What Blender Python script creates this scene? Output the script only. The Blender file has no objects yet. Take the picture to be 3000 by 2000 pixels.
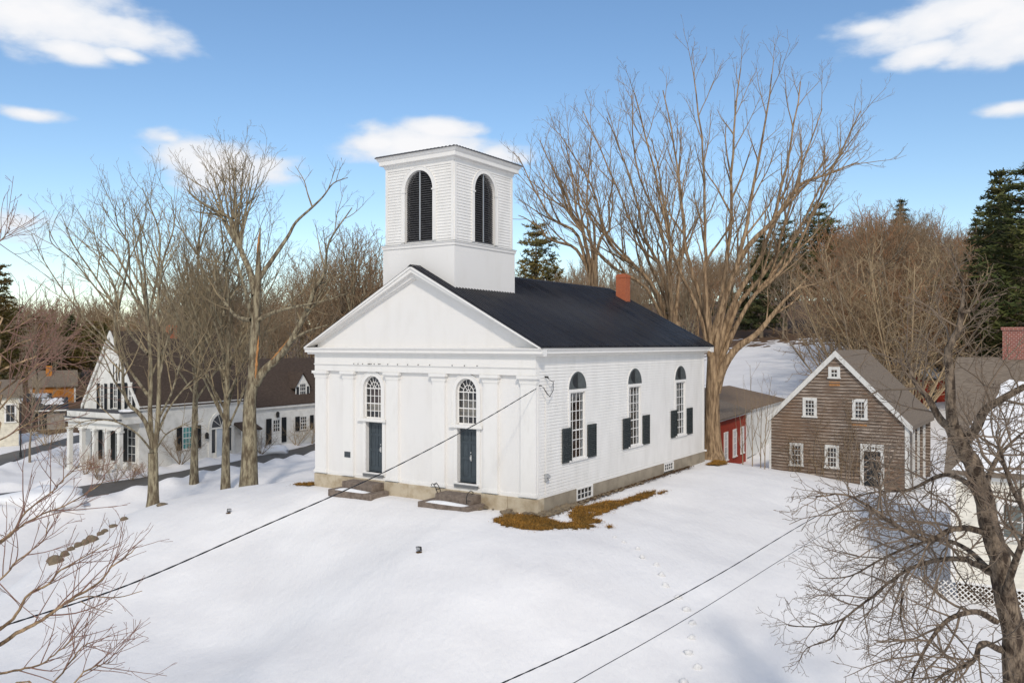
import bpy, bmesh, math, random
import numpy as np
from mathutils import Vector, Matrix, noise
from mathutils.geometry import tessellate_polygon
R = math.radians
SC = bpy.context.scene
COL = SC.collection

# ---------------------------------------------------------------- camera, sky, sun, exposure
F, CZ, PITCH = 2447.0, 5.937, 0.0031
HZ = 1000 + PITCH * F
cam = bpy.data.cameras.new("camera"); cam.sensor_width = 36; cam.lens = F / 3000 * 36
cam.clip_start = 0.1; cam.clip_end = 5000
co = bpy.data.objects.new("camera", cam); COL.objects.link(co)
co.location = (0, 0, CZ); co.rotation_euler = (math.pi / 2 + PITCH, 0, 0)
SC.camera = co
SUN_EL = R(39); SUN_AZ = math.atan2(0.10, -1.0)
sd = Vector((math.sin(SUN_AZ) * math.cos(SUN_EL), math.cos(SUN_AZ) * math.cos(SUN_EL), math.sin(SUN_EL)))
sl = bpy.data.lights.new("sun", 'SUN'); sl.energy = 2.0; sl.angle = R(4); sl.color = (1.0, 0.91, 0.79)
so = bpy.data.objects.new("sun", sl); COL.objects.link(so)
so.rotation_euler = sd.to_track_quat('Z', 'Y').to_euler()
SC.view_settings.view_transform = 'Standard'; SC.view_settings.look = 'None'
SC.view_settings.exposure = 0.03; SC.view_settings.gamma = 1.0

W = bpy.data.worlds.new("World"); SC.world = W; W.use_nodes = True
def build_world():
    nt = W.node_tree; N = nt.nodes; L = nt.links; N.clear()
    def nd(t, **k):
        n = N.new(t)
        for a, b in k.items(): setattr(n, a, b)
        return n
    def mth(op, a, b=None, c=None, clamp=False):
        n = nd('ShaderNodeMath', operation=op); n.use_clamp = clamp
        for i, v in enumerate((a, b, c)):
            if v is None: continue
            if isinstance(v, (int, float)): n.inputs[i].default_value = v
            else: L.new(v, n.inputs[i])
        return n.outputs[0]
    out = nd('ShaderNodeOutputWorld')
    sky = nd('ShaderNodeTexSky', sky_type='NISHITA', sun_disc=False, sun_elevation=SUN_EL, sun_rotation=SUN_AZ)
    sky.altitude = 100; sky.air_density = 1.0; sky.dust_density = 0.45; sky.ozone_density = 1.3
    bg = nd('ShaderNodeBackground'); bg.inputs[1].default_value = SKY_STRENGTH; hs = nd('ShaderNodeHueSaturation'); hs.inputs['Saturation'].default_value = 1.13; L.new(sky.outputs[0], hs.inputs['Color']); L.new(hs.outputs[0], bg.inputs[0])
    tc = nd('ShaderNodeTexCoord'); sp = nd('ShaderNodeSeparateXYZ'); L.new(tc.outputs['Generated'], sp.inputs[0])
    az = mth('ARCTAN2', sp.outputs[0], sp.outputs[1]); el = mth('ARCSINE', sp.outputs[2])
    # warp
    nz = nd('ShaderNodeTexNoise'); nz.inputs['Scale'].default_value = 9; nz.inputs['Detail'].default_value = 6; nz.inputs['Roughness'].default_value = .55
    mp = nd('ShaderNodeMapping'); mp.inputs['Scale'].default_value = (1, 1, 2.2); L.new(tc.outputs['Generated'], mp.inputs[0]); L.new(mp.outputs[0], nz.inputs[0])
    nv = mth('SUBTRACT', nz.outputs[0], 0.5)
    nz2 = nd('ShaderNodeTexNoise'); nz2.inputs['Scale'].default_value = 30; nz2.inputs['Detail'].default_value = 5; L.new(mp.outputs[0], nz2.inputs[0])
    nv2 = mth('SUBTRACT', nz2.outputs[0], 0.5)
    m = None
    for (px, py, rx, ry, k, soft) in CLOUDS:
        u = (px - 1500) / F; v = (HZ - py) / F
        a0 = math.atan(u); e0 = math.atan(v * math.cos(a0))
        da = mth('MULTIPLY', mth('SUBTRACT', az, a0), F / rx)
        de = mth('MULTIPLY', mth('SUBTRACT', el, e0), F / ry)
        # tilt k: shear
        de = mth('MULTIPLY_ADD', da, k, de)
        # flat base: lower half tighter
        d = mth('SQRT', mth('ADD', mth('MULTIPLY', da, da), mth('MULTIPLY', de, de)))
        b = mth('MULTIPLY', mth('SUBTRACT', 1.0, d), soft)
        m = b if m is None else mth('MAXIMUM', m, b)
    m = mth('MULTIPLY_ADD', nv, 1.5, m); m = mth('MULTIPLY_ADD', nv2, 0.7, m)
    # unseen broken cloud added behind the camera and overhead as neutral fill light
    n3 = nd('ShaderNodeTexNoise'); n3.inputs['Scale'].default_value = 2.6; n3.inputs['Detail'].default_value = 7; L.new(tc.outputs['Generated'], n3.inputs[0])
    def ramp(x, a, b):
        r = nd('ShaderNodeMapRange', interpolation_type='SMOOTHSTEP'); L.new(x, r.inputs[0]); r.inputs[1].default_value = a; r.inputs[2].default_value = b; return r.outputs[0]
    reg = mth('MAXIMUM', ramp(sp.outputs[1], .25, -.25), ramp(el, .62, .95))
    over = mth('SUBTRACT', mth('MULTIPLY', mth('MULTIPLY', ramp(n3.outputs[0], .40, .60), reg), 1.3), .3)
    m = mth('MAXIMUM', m, over)
    mr = nd('ShaderNodeMapRange', interpolation_type='SMOOTHSTEP'); L.new(m, mr.inputs[0])
    mr.inputs[1].default_value = -0.05; mr.inputs[2].default_value = 0.62
    cb = nd('ShaderNodeBackground'); cb.inputs[1].default_value = 1.0
    cr = nd('ShaderNodeMix', data_type='RGBA'); cr.inputs[6].default_value = (.70, .77, .87, 1); cr.inputs[7].default_value = (.93, .93, .95, 1)
    mr2 = nd('ShaderNodeMapRange'); L.new(m, mr2.inputs[0]); mr2.inputs[1].default_value = .1; mr2.inputs[2].default_value = .9
    L.new(mr2.outputs[0], cr.inputs[0]); L.new(cr.outputs[2], cb.inputs[0])
    mx = nd('ShaderNodeMixShader'); L.new(mr.outputs[0], mx.inputs[0]); L.new(bg.outputs[0], mx.inputs[1]); L.new(cb.outputs[0], mx.inputs[2])
    L.new(mx.outputs[0], out.inputs[0])
SKY_STRENGTH = 0.15
CLOUDS = [ # px, py, rx, ry, shear, gain
    (130, 50, 290, 100, -.22, 1.0), (340, 85, 260, 55, .35, 1.0), (200, 140, 120, 40, .1, .9), (360, 160, 70, 24, .1, .8),
    (2830, 40, 330, 80, -.3, 1.1), (2960, 60, 240, 110, -.1, 1.1), (2720, 150, 130, 45, -.5, .9), (2560, 80, 140, 40, .0, .7),
    (1250, 430, 280, 75, .1, 1.3), (1300, 380, 170, 50, 0, 1.2), (1120, 420, 140, 45, 0, 1.1), (1450, 450, 120, 40, .2, .9),
    (640, 480, 230, 85, .1, 1.25), (490, 405, 80, 24, 0, .55), (90, 335, 95, 22, 0, .8), (2960, 320, 90, 26, 0, .85),
    (40, 660, 160, 60, 0, .45), (20, 140, 60, 25, .3, .4)]
build_world()

# ---------------------------------------------------------------- helpers
def at(px, py, d):
    """photo pixel at depth d -> point"""
    return Vector(((px - 1500) / F * d, d, CZ - (py - HZ) / F * d))
def tag(o, label=None, cat=None, group=None, kind=None):
    if label: o['label'] = label
    if cat: o['category'] = cat
    if group: o['group'] = group
    if kind: o['kind'] = kind
    return o
def thing(name, label, cat, loc=(0, 0, 0), rz=0, group=None):
    o = bpy.data.objects.new(name, None); COL.objects.link(o)
    o.empty_display_size = .2
    o.location = loc; o.rotation_euler = (0, 0, rz)
    return tag(o, label, cat, group)
def copy_thing(o, loc, rz=0, sc=1.0, label=None, group=None):
    c = o.copy(); COL.objects.link(c); c.location = loc; c.rotation_euler = (0, 0, rz); c.scale = (sc, sc, sc)
    if label: c['label'] = label
    if group: c['group'] = group
    for ch in o.children:
        d = ch.copy(); COL.objects.link(d); d.parent = c
        for g in ch.children:
            e = g.copy(); COL.objects.link(e); e.parent = d
    return c

def frame(o, a, n):
    """wall frame: (along, outward, up) -> xyz"""
    o = Vector(o); a = Vector(a); n = Vector(n)
    return lambda p: o + a * p[0] + n * p[1] + Vector((0, 0, p[2]))
IDENT = lambda p: Vector(p)

class MB:
    def __init__(s, M=IDENT): s.v = []; s.f = []; s.M = M
    def pts(s, ps):
        i = len(s.v); s.v += [tuple(s.M(p)) for p in ps]; return i
    def poly(s, ps):
        i = s.pts(ps); s.f.append(tuple(range(i, i + len(ps))))
    def hexa(s, p):
        i = s.pts(p)
        for q in ((0, 3, 2, 1), (4, 5, 6, 7), (0, 1, 5, 4), (1, 2, 6, 5), (2, 3, 7, 6), (3, 0, 4, 7)): s.f.append(tuple(i + k for k in q))
    def box(s, a0, a1, n0, n1, b0, b1):
        s.hexa([(a0, n0, b0), (a1, n0, b0), (a1, n1, b0), (a0, n1, b0), (a0, n0, b1), (a1, n0, b1), (a1, n1, b1), (a0, n1, b1)])
        return s
    def prism(s, poly, n0, n1):
        """(a,b) polygon extruded along n"""
        k = len(poly); i = s.pts([(a, n0, b) for a, b in poly] + [(a, n1, b) for a, b in poly])
        s.f.append(tuple(range(i, i + k))); s.f.append(tuple(range(i + 2 * k - 1, i + k - 1, -1)))
        for q in range(k): s.f.append((i + q, i + (q + 1) % k, i + k + (q + 1) % k, i + k + q))
        return s
    def profile(s, prof, a0, a1):
        """(n,b) profile swept along a"""
        k = len(prof); i = s.pts([(a0, n, b) for n, b in prof] + [(a1, n, b) for n, b in prof])
        s.f.append(tuple(range(i, i + k))); s.f.append(tuple(range(i + 2 * k - 1, i + k - 1, -1)))
        for q in range(k): s.f.append((i + q, i + (q + 1) % k, i + k + (q + 1) % k, i + k + q))
        return s
    def sheet(s, outer, holes, n):
        polys = [[Vector((a, b, 0)) for a, b in p] for p in [outer] + holes]
        flat = [q for p in polys for q in p]
        i = s.pts([(q.x, n, q.y) for q in flat])
        for t in tessellate_polygon(polys): s.f.append(tuple(i + k for k in t))
    def reveal(s, loop, n0, n1, closed=True):
        k = len(loop); i = s.pts([(a, n0, b) for a, b in loop] + [(a, n1, b) for a, b in loop])
        for q in range(k if closed else k - 1): s.f.append((i + q, i + (q + 1) % k, i + k + (q + 1) % k, i + k + q))
    def band(s, inner, outer, n0, n1):
        """strip between two open polylines (same count), given thickness"""
        k = len(inner)
        for q in range(k - 1):
            a, b, c, d = inner[q], inner[q + 1], outer[q + 1], outer[q]
            s.hexa([(a[0], n0, a[1]), (b[0], n0, b[1]), (c[0], n0, c[1]), (d[0], n0, d[1]), (a[0], n1, a[1]), (b[0], n1, b[1]), (c[0], n1, c[1]), (d[0], n1, d[1])])
    def tube(s, pts, r, n=6, caps=True):
        pts = [Vector(p) for p in pts]; k = len(pts)
        rr = r if isinstance(r, (list, tuple)) else [r] * k
        i = len(s.v); ref = None
        for j, p in enumerate(pts):
            t = (pts[min(j + 1, k - 1)] - pts[max(j - 1, 0)]).normalized()
            if ref is None: ref = t.orthogonal().normalized()
            ref = (ref - t * ref.dot(t)).normalized(); b = t.cross(ref)
            for q in range(n):
                w = 2 * math.pi * q / n
                s.v.append(tuple(s.M(p + (ref * math.cos(w) + b * math.sin(w)) * rr[j])))
        for j in range(k - 1):
            for q in range(n):
                s.f.append((i + j * n + q, i + j * n + (q + 1) % n, i + (j + 1) * n + (q + 1) % n, i + (j + 1) * n + q))
        if caps: s.f.append(tuple(range(i + n - 1, i - 1, -1))); s.f.append(tuple(range(i + (k - 1) * n, i + k * n)))
        return s
    def build(s, name, mat, parent=None, smooth=False, bevel=0, recalc=True):
        me = bpy.data.meshes.new(name); me.from_pydata(s.v, [], s.f)
        if recalc:
            bm = bmesh.new(); bm.from_mesh(me); bmesh.ops.remove_doubles(bm, verts=bm.verts, dist=1e-5) if smooth else None
            bmesh.ops.recalc_face_normals(bm, faces=bm.faces); bm.to_mesh(me); bm.free()
        me.materials.append(mat)
        if smooth: me.polygons.foreach_set('use_smooth', [True] * len(me.polygons))
        o = bpy.data.objects.new(name, me); COL.objects.link(o)
        if parent: o.parent = parent
        if bevel:
            m = o.modifiers.new("bevel", 'BEVEL'); m.width = bevel; m.segments = 2; m.limit_method = 'ANGLE'
        return o
def blob(mb, c, r, seed, sq=(1, 1, 1), amp=.25, sub=2):
    bm = bmesh.new(); bmesh.ops.create_icosphere(bm, subdivisions=sub, radius=1)
    i = len(mb.v); rnd = Vector((seed * 3.7, seed * 1.3, seed * 7.1))
    for v in bm.verts:
        k = 1 + amp * noise.noise(v.co * 1.4 + rnd) + amp * .4 * noise.noise(v.co * 4 + rnd)
        mb.v.append((c[0] + v.co.x * r * sq[0] * k, c[1] + v.co.y * r * sq[1] * k, c[2] + v.co.z * r * sq[2] * k))
    for f in bm.faces: mb.f.append(tuple(i + v.index for v in f.verts))
    bm.free()

# ---------------------------------------------------------------- materials
def mat(name, col, rough=.7, spec=.4, noise_scale=None, col2=None, fac=(.35, .65), bump=None, stretch=(1, 1, 1), detail=6, metallic=0, coord='Object'):
    m = bpy.data.materials.new(name); m.use_nodes = True; nt = m.node_tree; P = nt.nodes['Principled BSDF']
    P.inputs['Base Color'].default_value = (*col, 1); P.inputs['Roughness'].default_value = rough
    P.inputs['Specular IOR Level'].default_value = spec; P.inputs['Metallic'].default_value = metallic
    tc = nt.nodes.new('ShaderNodeTexCoord'); mp = nt.nodes.new('ShaderNodeMapping'); mp.inputs['Scale'].default_value = stretch
    nt.links.new(tc.outputs[coord], mp.inputs[0])
    if noise_scale:
        n = nt.nodes.new('ShaderNodeTexNoise'); n.inputs['Scale'].default_value = noise_scale; n.inputs['Detail'].default_value = detail; n.inputs['Roughness'].default_value = .6
        nt.links.new(mp.outputs[0], n.inputs[0])
        r = nt.nodes.new('ShaderNodeMapRange'); r.inputs[1].default_value, r.inputs[2].default_value = fac; nt.links.new(n.outputs[0], r.inputs[0])
        x = nt.nodes.new('ShaderNodeMix'); x.data_type = 'RGBA'; x.inputs[6].default_value = (*col, 1); x.inputs[7].default_value = (*(col2 or col), 1)
        nt.links.new(r.outputs[0], x.inputs[0]); nt.links.new(x.outputs[2], P.inputs['Base Color'])
    if bump:
        bs, st, dist = bump
        n2 = nt.nodes.new('ShaderNodeTexNoise'); n2.inputs['Scale'].default_value = bs; n2.inputs['Detail'].default_value = 5; nt.links.new(mp.outputs[0], n2.inputs[0])
        b = nt.nodes.new('ShaderNodeBump'); b.inputs['Strength'].default_value = st; b.inputs['Distance'].default_value = dist
        nt.links.new(n2.outputs[0], b.inputs['Height']); nt.links.new(b.outputs[0], P.inputs['Normal'])
    return m
def lines_bump(m, axis, freq, st, dist):
    """thin board lines along one object axis"""
    nt = m.node_tree; P = nt.nodes['Principled BSDF']; N = nt.nodes; L = nt.links
    tc = N.new('ShaderNodeTexCoord'); s = N.new('ShaderNodeSeparateXYZ'); L.new(tc.outputs['Object'], s.inputs[0])
    a = N.new('ShaderNodeMath'); a.operation = 'MULTIPLY'; a.inputs[1].default_value = freq; L.new(s.outputs[axis], a.inputs[0])
    b = N.new('ShaderNodeMath'); b.operation = 'FRACT'; L.new(a.outputs[0], b.inputs[0])
    c = N.new('ShaderNodeMath'); c.operation = 'GREATER_THAN'; c.inputs[1].default_value = .06; L.new(b.outputs[0], c.inputs[0])
    bp = N.new('ShaderNodeBump'); bp.inputs['Strength'].default_value = st; bp.inputs['Distance'].default_value = dist; L.new(c.outputs[0], bp.inputs['Height'])
    L.new(bp.outputs[0], P.inputs['Normal'])
    return m
def glass(name, tint=.8, col=(.9, .95, 1)):
    m = bpy.data.materials.new(name); m.use_nodes = True; nt = m.node_tree; N = nt.nodes; L = nt.links; N.clear()
    o = N.new('ShaderNodeOutputMaterial'); t = N.new('ShaderNodeBsdfTransparent'); t.inputs[0].default_value = (tint * col[0], tint * col[1], tint * col[2], 1)
    g = N.new('ShaderNodeBsdfGlossy'); g.inputs['Roughness'].default_value = .02
    ge = N.new('ShaderNodeNewGeometry'); dt = N.new('ShaderNodeVectorMath'); dt.operation = 'DOT_PRODUCT'; L.new(ge.outputs['Incoming'], dt.inputs[0]); L.new(ge.outputs['Normal'], dt.inputs[1])
    ab = N.new('ShaderNodeMath'); ab.operation = 'ABSOLUTE'; L.new(dt.outputs['Value'], ab.inputs[0]); iv = N.new('ShaderNodeMath'); iv.operation = 'SUBTRACT'; iv.inputs[0].default_value = 1; L.new(ab.outputs[0], iv.inputs[1])
    pw = N.new('ShaderNodeMath'); pw.operation = 'POWER'; pw.inputs[1].default_value = 5; L.new(iv.outputs[0], pw.inputs[0])
    a = N.new('ShaderNodeMath'); a.operation = 'MULTIPLY_ADD'; a.inputs[1].default_value = .9; a.inputs[2].default_value = .10; L.new(pw.outputs[0], a.inputs[0])
    x = N.new('ShaderNodeMixShader'); L.new(a.outputs[0], x.inputs[0]); L.new(t.outputs[0], x.inputs[1]); L.new(g.outputs[0], x.inputs[2]); L.new(x.outputs[0], o.inputs[0])
    return m
def brick_mat(name, c1, c2, mortar, scale):
    m = bpy.data.materials.new(name); m.use_nodes = True; nt = m.node_tree; N = nt.nodes; L = nt.links; P = N['Principled BSDF']; P.inputs['Roughness'].default_value = .85
    tc = N.new('ShaderNodeTexCoord'); s = N.new('ShaderNodeSeparateXYZ'); L.new(tc.outputs['Object'], s.inputs[0])
    a = N.new('ShaderNodeMath'); a.operation = 'ADD'; L.new(s.outputs[0], a.inputs[0]); L.new(s.outputs[1], a.inputs[1])
    c = N.new('ShaderNodeCombineXYZ'); L.new(a.outputs[0], c.inputs[0]); L.new(s.outputs[2], c.inputs[1])
    b = N.new('ShaderNodeTexBrick'); b.inputs['Scale'].default_value = scale; b.inputs['Color1'].default_value = (*c1, 1); b.inputs['Color2'].default_value = (*c2, 1); b.inputs['Mortar'].default_value = (*mortar, 1)
    b.inputs['Mortar Size'].default_value = .02; L.new(c.outputs[0], b.inputs[0]); L.new(b.outputs[0], P.inputs['Base Color'])
    return m

WHITE = mat("white_paint", (.77, .755, .73), .55, .3, 1.6, (.66, .645, .615), (.42, .82), (30, .08, .01), (1, 1, .3), detail=10)
WHITE_FLUSH = lines_bump(mat("white_flush_boards", (.735, .72, .70), .55, .3, 1.6, (.68, .66, .63), (.48, .85), None, (1, 1, .3), detail=9), 2, 5.2, .35, .004)
WHITE_TRIM = mat("white_trim", (.755, .74, .715), .5, .3, 3, (.68, .665, .635), (.5, .85), None, (1, 1, .35), detail=9)
WHITE_OLD = mat("weathered_white_paint", (.66, .655, .63), .7, .2, 5, (.45, .44, .41), (.5, .75), None, (1, 1, .4))
HOUSE_WHITE = mat("house_white_paint", (.72, .71, .67), .6, .3, 1.6, (.55, .54, .50), (.45, .75))
CREAM = mat("cream_paint", (.72, .675, .56), .65, .2, 3, (.56, .52, .43), (.42, .7))
COTTAGE = mat("cottage_white_paint", (.76, .725, .64), .65, .2, 3, (.62, .59, .52), (.42, .7))
DOOR_GREY = mat("door_grey_paint", (.050, .066, .078), .45, .4, 3, (.038, .05, .06))
SHUTTER = mat("shutter_paint", (.026, .033, .034), .5, .35, 9, (.075, .085, .085), (.45, .75), None, (1, 1, 2))
FAN = mat("fanlight_grey_paint", (.085, .095, .098), .5, .35, 6, (.06, .07, .07))
BLACKP = mat("black_paint", (.012, .014, .016), .5, .4)
METAL_ROOF = mat("dark_metal_roof", (.009, .009, .012), .26, .32, .8, (.017, .017, .021), (.4, .7), (2.0, .12, .02))
def streaks(m):
    nt = m.node_tree; N = nt.nodes; L = nt.links; P = N['Principled BSDF']; tc = N.new('ShaderNodeTexCoord'); mp = N.new('ShaderNodeMapping'); mp.inputs['Scale'].default_value = (.25, 2.6, .25); L.new(tc.outputs['Object'], mp.inputs[0])
    n = N.new('ShaderNodeTexNoise'); n.inputs['Scale'].default_value = 1.2; n.inputs['Detail'].default_value = 8; L.new(mp.outputs[0], n.inputs[0]); r = N.new('ShaderNodeMapRange'); r.inputs[1].default_value = .35; r.inputs[2].default_value = .68; r.inputs[3].default_value = .16; r.inputs[4].default_value = .48; L.new(n.outputs[0], r.inputs[0]); L.new(r.outputs[0], P.inputs['Roughness'])
streaks(METAL_ROOF)
SLATE = mat("slate_edge", (.05, .05, .055), .7, .3, 8, (.09, .09, .095))
GRANITE = mat("granite_blocks", (.50, .43, .32), .85, .2, 2, (.33, .255, .165), (.42, .68), (40, .25, .02))
CONCRETE = mat("foundation_concrete", (.33, .285, .22), .9, .2, 1.6, (.23, .195, .15), (.4, .7), (25, .2, .01))
STEPSTONE = mat("brown_step_stone", (.205, .165, .135), .85, .2, 6, (.11, .085, .07), (.4, .7), (40, .3, .01))
BRICK = brick_mat("orange_brick", (.46, .115, .04), (.36, .08, .032), (.40, .2, .12), 5.5)
BRICK_OLD = brick_mat("dark_red_brick", (.26, .075, .05), (.18, .05, .04), (.42, .32, .27), 3.6)
GLASS = glass("window_glass", .86)
GLASS_DARK = mat("dark_window_glass", (.018, .022, .026), .06, .6, 1.3, (.05, .05, .05), (.5, .8))
GLASS_TEAL = mat("teal_window_glass", (.03, .16, .17), .08, .6, 2, (.06, .28, .27))
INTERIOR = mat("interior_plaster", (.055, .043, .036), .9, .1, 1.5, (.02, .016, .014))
BLIND = mat("roller_blind", (.46, .39, .30), .9, .1, 2, (.36, .30, .23))
CURTAIN = mat("brown_curtain", (.16, .075, .05), .9, .1, 6, (.07, .035, .025), (.4, .6), None, (1, 1, .05))
SNOW_MAT = mat("snow_patch", (.78, .785, .80), .7, .2, 2, (.72, .725, .74), (.4, .7), (9, .25, .04))
IRON = mat("wrought_iron", (.012, .011, .011), .55, .5)
BRASS = mat("door_hardware", (.7, .7, .68), .3, .6, metallic=.8)
CABLE = mat("black_cable", (.014, .014, .016), .5, .4)
STEEL = mat("galvanised_steel", (.45, .46, .47), .45, .5, metallic=.6)
SHINGLE_GREY = mat("brown_asphalt_shingles", (.21, .172, .135), .9, .15, 5, (.125, .10, .08), (.35, .7), None, (1, 1, 6), detail=8)
SHINGLE_BROWN = mat("dark_brown_shingles", (.088, .064, .050), .9, .15, 4, (.045, .034, .028), (.35, .7), None, (1, 1, 5), detail=8)
WOODWALL = mat("weathered_shingle_wall", (.50, .43, .37), .9, .15, 3.2, (.20, .145, .105), (.34, .68), (30, .4, .02), (.55, .55, 4.5), detail=9)
WOODWALL_PALE = mat("weathered_grey_boards", (.36, .33, .30), .9, .15, 4, (.24, .21, .18))
REDWALL = mat("red_barn_boards", (.36, .048, .022), .8, .2, 3, (.22, .03, .02), (.4, .7), None, (3, 3, .4))
ORANGEWALL = mat("orange_pine_boards", (.55, .23, .055), .8, .2, 4, (.33, .12, .03), (.4, .7), None, (4, 4, .3))
RIB_HIGHLIGHT = mat("roof_rib_highlight", (.034, .035, .041), .35, .45, 2, (.025, .026, .03), (.4, .65))  # lighter tone for painted highlights along the roof ribs
ASPHALT = mat("wet_asphalt", (.085, .080, .072), .55, .4, 2, (.11, .105, .10), (.45, .7), (30, .2, .01))
ROCK = mat("field_stone", (.21, .165, .11), .9, .2, 5, (.10, .082, .062), (.4, .7), (14, .5, .03))
SOIL = mat("leaf_litter", (.13, .075, .035), .95, .1, 14, (.06, .036, .02), (.4, .65), (30, .6, .05))
TURF = mat("golden_turf", (.21, .115, .03), .95, .1, 9, (.10, .06, .02))
GRASS = mat("dead_grass_blades", (.37, .185, .035), .85, .2, 1.2, (.20, .115, .03), (.42, .6))
BARK_TAN = mat("tan_bark", (.45, .315, .19), .9, .15, 3.0, (.16, .105, .062), (.38, .6), (8, .9, .10), (2.6, 2.6, .35), detail=9)
BARK_LICHEN = mat("lichen_bark", (.34, .295, .20), .9, .15, 3.4, (.125, .096, .064), (.4, .58), (12, .9, .07), (2.0, 2.0, .5), detail=9)
TWIG_TAN = mat("tan_twigs", (.28, .20, .125), .9, .1)
TWIG_LIT = mat("pale_sunlit_twigs", (.36, .285, .175), .9, .1, 3, (.20, .155, .10))  # sunlit paleness put into the twig colour
TWIG_BROWN = mat("brown_twigs", (.265, .19, .12), .9, .1)
TWIG_GREY = mat("grey_brown_twigs", (.28, .22, .155), .9, .1)
TWIG_PALE = mat("straw_twigs", (.40, .30, .185), .9, .1)
TWIG_RED = mat("reddish_twigs", (.26, .150, .115), .85, .2)
TWIG_RUST = mat("rust_twigs", (.34, .19, .105), .9, .1)
BARK_APPLE = mat("apple_bark", (.26, .20, .145), .9, .15, 7, (.062, .045, .034), (.4, .58), (18, 1.0, .06), (1.5, 1.5, .6), detail=9)
TWIG_APPLE = mat("apple_twigs", (.20, .152, .112), .9, .15)
BARK_GREY = mat("grey_bark", (.30, .245, .18), .9, .15, 4, (.14, .11, .08), (.4, .65), None, (2, 2, .5))
FRESHWOOD = mat("split_orange_wood", (.52, .25, .09), .8, .2, 6, (.30, .15, .07), (.4, .65), None, (4, 4, .4))
NEEDLE = mat("pine_needles", (.105, .105, .028), .7, .2, .5, (.05, .065, .018), (.4, .62))
NEEDLE_DARK = mat("dark_spruce_needles", (.055, .068, .028), .7, .2, .5, (.12, .11, .04), (.45, .65))
NEEDLE_OLIVE = mat("olive_pine_needles", (.19, .13, .04), .7, .2, .5, (.09, .085, .025), (.4, .62))
LEAD = mat("lead_flashing", (.16, .165, .17), .6, .4)

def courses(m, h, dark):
    """painted lap shade and weathering: a dark band at every shingle butt"""
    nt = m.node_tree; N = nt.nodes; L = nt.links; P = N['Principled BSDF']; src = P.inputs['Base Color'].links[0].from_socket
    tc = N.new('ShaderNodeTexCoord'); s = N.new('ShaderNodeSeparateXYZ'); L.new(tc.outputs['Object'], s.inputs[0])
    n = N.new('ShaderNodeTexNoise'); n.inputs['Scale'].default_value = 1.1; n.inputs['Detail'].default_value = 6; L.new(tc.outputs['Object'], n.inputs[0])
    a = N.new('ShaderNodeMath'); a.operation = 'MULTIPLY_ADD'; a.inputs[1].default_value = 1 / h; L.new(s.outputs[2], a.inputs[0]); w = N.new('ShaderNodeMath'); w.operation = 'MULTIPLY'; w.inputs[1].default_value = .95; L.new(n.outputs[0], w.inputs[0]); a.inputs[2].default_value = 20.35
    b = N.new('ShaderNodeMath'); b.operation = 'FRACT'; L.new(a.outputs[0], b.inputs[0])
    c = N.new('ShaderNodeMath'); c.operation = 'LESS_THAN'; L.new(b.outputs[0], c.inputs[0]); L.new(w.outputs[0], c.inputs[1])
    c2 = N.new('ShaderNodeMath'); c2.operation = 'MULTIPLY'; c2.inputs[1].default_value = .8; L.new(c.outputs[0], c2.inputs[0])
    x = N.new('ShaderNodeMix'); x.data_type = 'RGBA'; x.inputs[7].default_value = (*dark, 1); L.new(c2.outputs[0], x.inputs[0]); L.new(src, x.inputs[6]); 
    # broad brown patches
    n2 = N.new('ShaderNodeTexNoise'); n2.inputs['Scale'].default_value = .45; n2.inputs['Detail'].default_value = 5; L.new(tc.outputs['Object'], n2.inputs[0])
    r = N.new('ShaderNodeMapRange'); r.inputs[1].default_value = .45; r.inputs[2].default_value = .65; r.inputs[4].default_value = .6; L.new(n2.outputs[0], r.inputs[0])
    y = N.new('ShaderNodeMix'); y.data_type = 'RGBA'; y.inputs[7].default_value = (.20, .125, .08, 1); L.new(r.outputs[0], y.inputs[0]); L.new(x.outputs[2], y.inputs[6]); L.new(y.outputs[2], P.inputs['Base Color'])
courses(WOODWALL, .175, (.06, .036, .024))  # dark course bands: lap shade put into the colour, with weathering

# ---------------------------------------------------------------- terrain
CH_O = Vector((0.958, 32.04, 0)); CH_R = -0.5909
CA = Vector((math.cos(CH_R), math.sin(CH_R), 0)); CB = Vector((-math.sin(CH_R), math.cos(CH_R), 0))
def chw(x, y, z=0): return CH_O + CA * x + CB * y + Vector((0, 0, z))
TP = []
for x, y, z in [(-12, 0, -.55), (0, 0, -.55), (0, 17.4, -.55), (-12, 17.4, -.6), (-6, 8, -.55), (0, 8.7, -.55), (-12, 9, -.7), (-6, 0, -.55), (-6, -1.6, -.6), (-11, -1.6, -.66), (-1, -1.6, -.63), (1.5, 4, -.6), (1.5, 12, -.55), (1.6, 18, -.6), (3.6, 9, -.72)]:
    w = chw(x, y, z); TP.append((w.x, w.y, z))
for px, py, d in [(1500, 2000, 22), (1500, 1700, 25.5), (1200, 1620, 28), (700, 1900, 27), (700, 1600, 34), (671, 1497, 37), (690, 1428, 41), (408, 1497, 39), (140, 1640, 34.5), (0, 1640, 38.5), (100, 1560, 42.5), (200, 2000, 23.5), (0, 2000, 24.5),
                  (2300, 2000, 22.3), (2800, 1990, 22), (2350, 1700, 28), (2790, 1770, 28), (2256, 1394, 42), (2450, 1424, 42), (2660, 1450, 42.6), (2000, 1600, 30), (1900, 1500, 34.5),
                  (560, 1412, 49), (661, 1403, 48), (730, 1416, 43), (449, 1480, 41.5),
                  (180, 1440, 49.5), (466, 1402, 54), (701, 1362, 60), (930, 1315, 69), (0, 1480, 46), (0, 1350, 64), (100, 1300, 75), (300, 1480, 47),
                  (2150, 1140, 82), (2200, 1000, 115), (2350, 1060, 92), (2700, 1110, 72), (2950, 1100, 72)]:
    p = at(px, py, d); TP.append((p.x, p.y, p.z))
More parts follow.
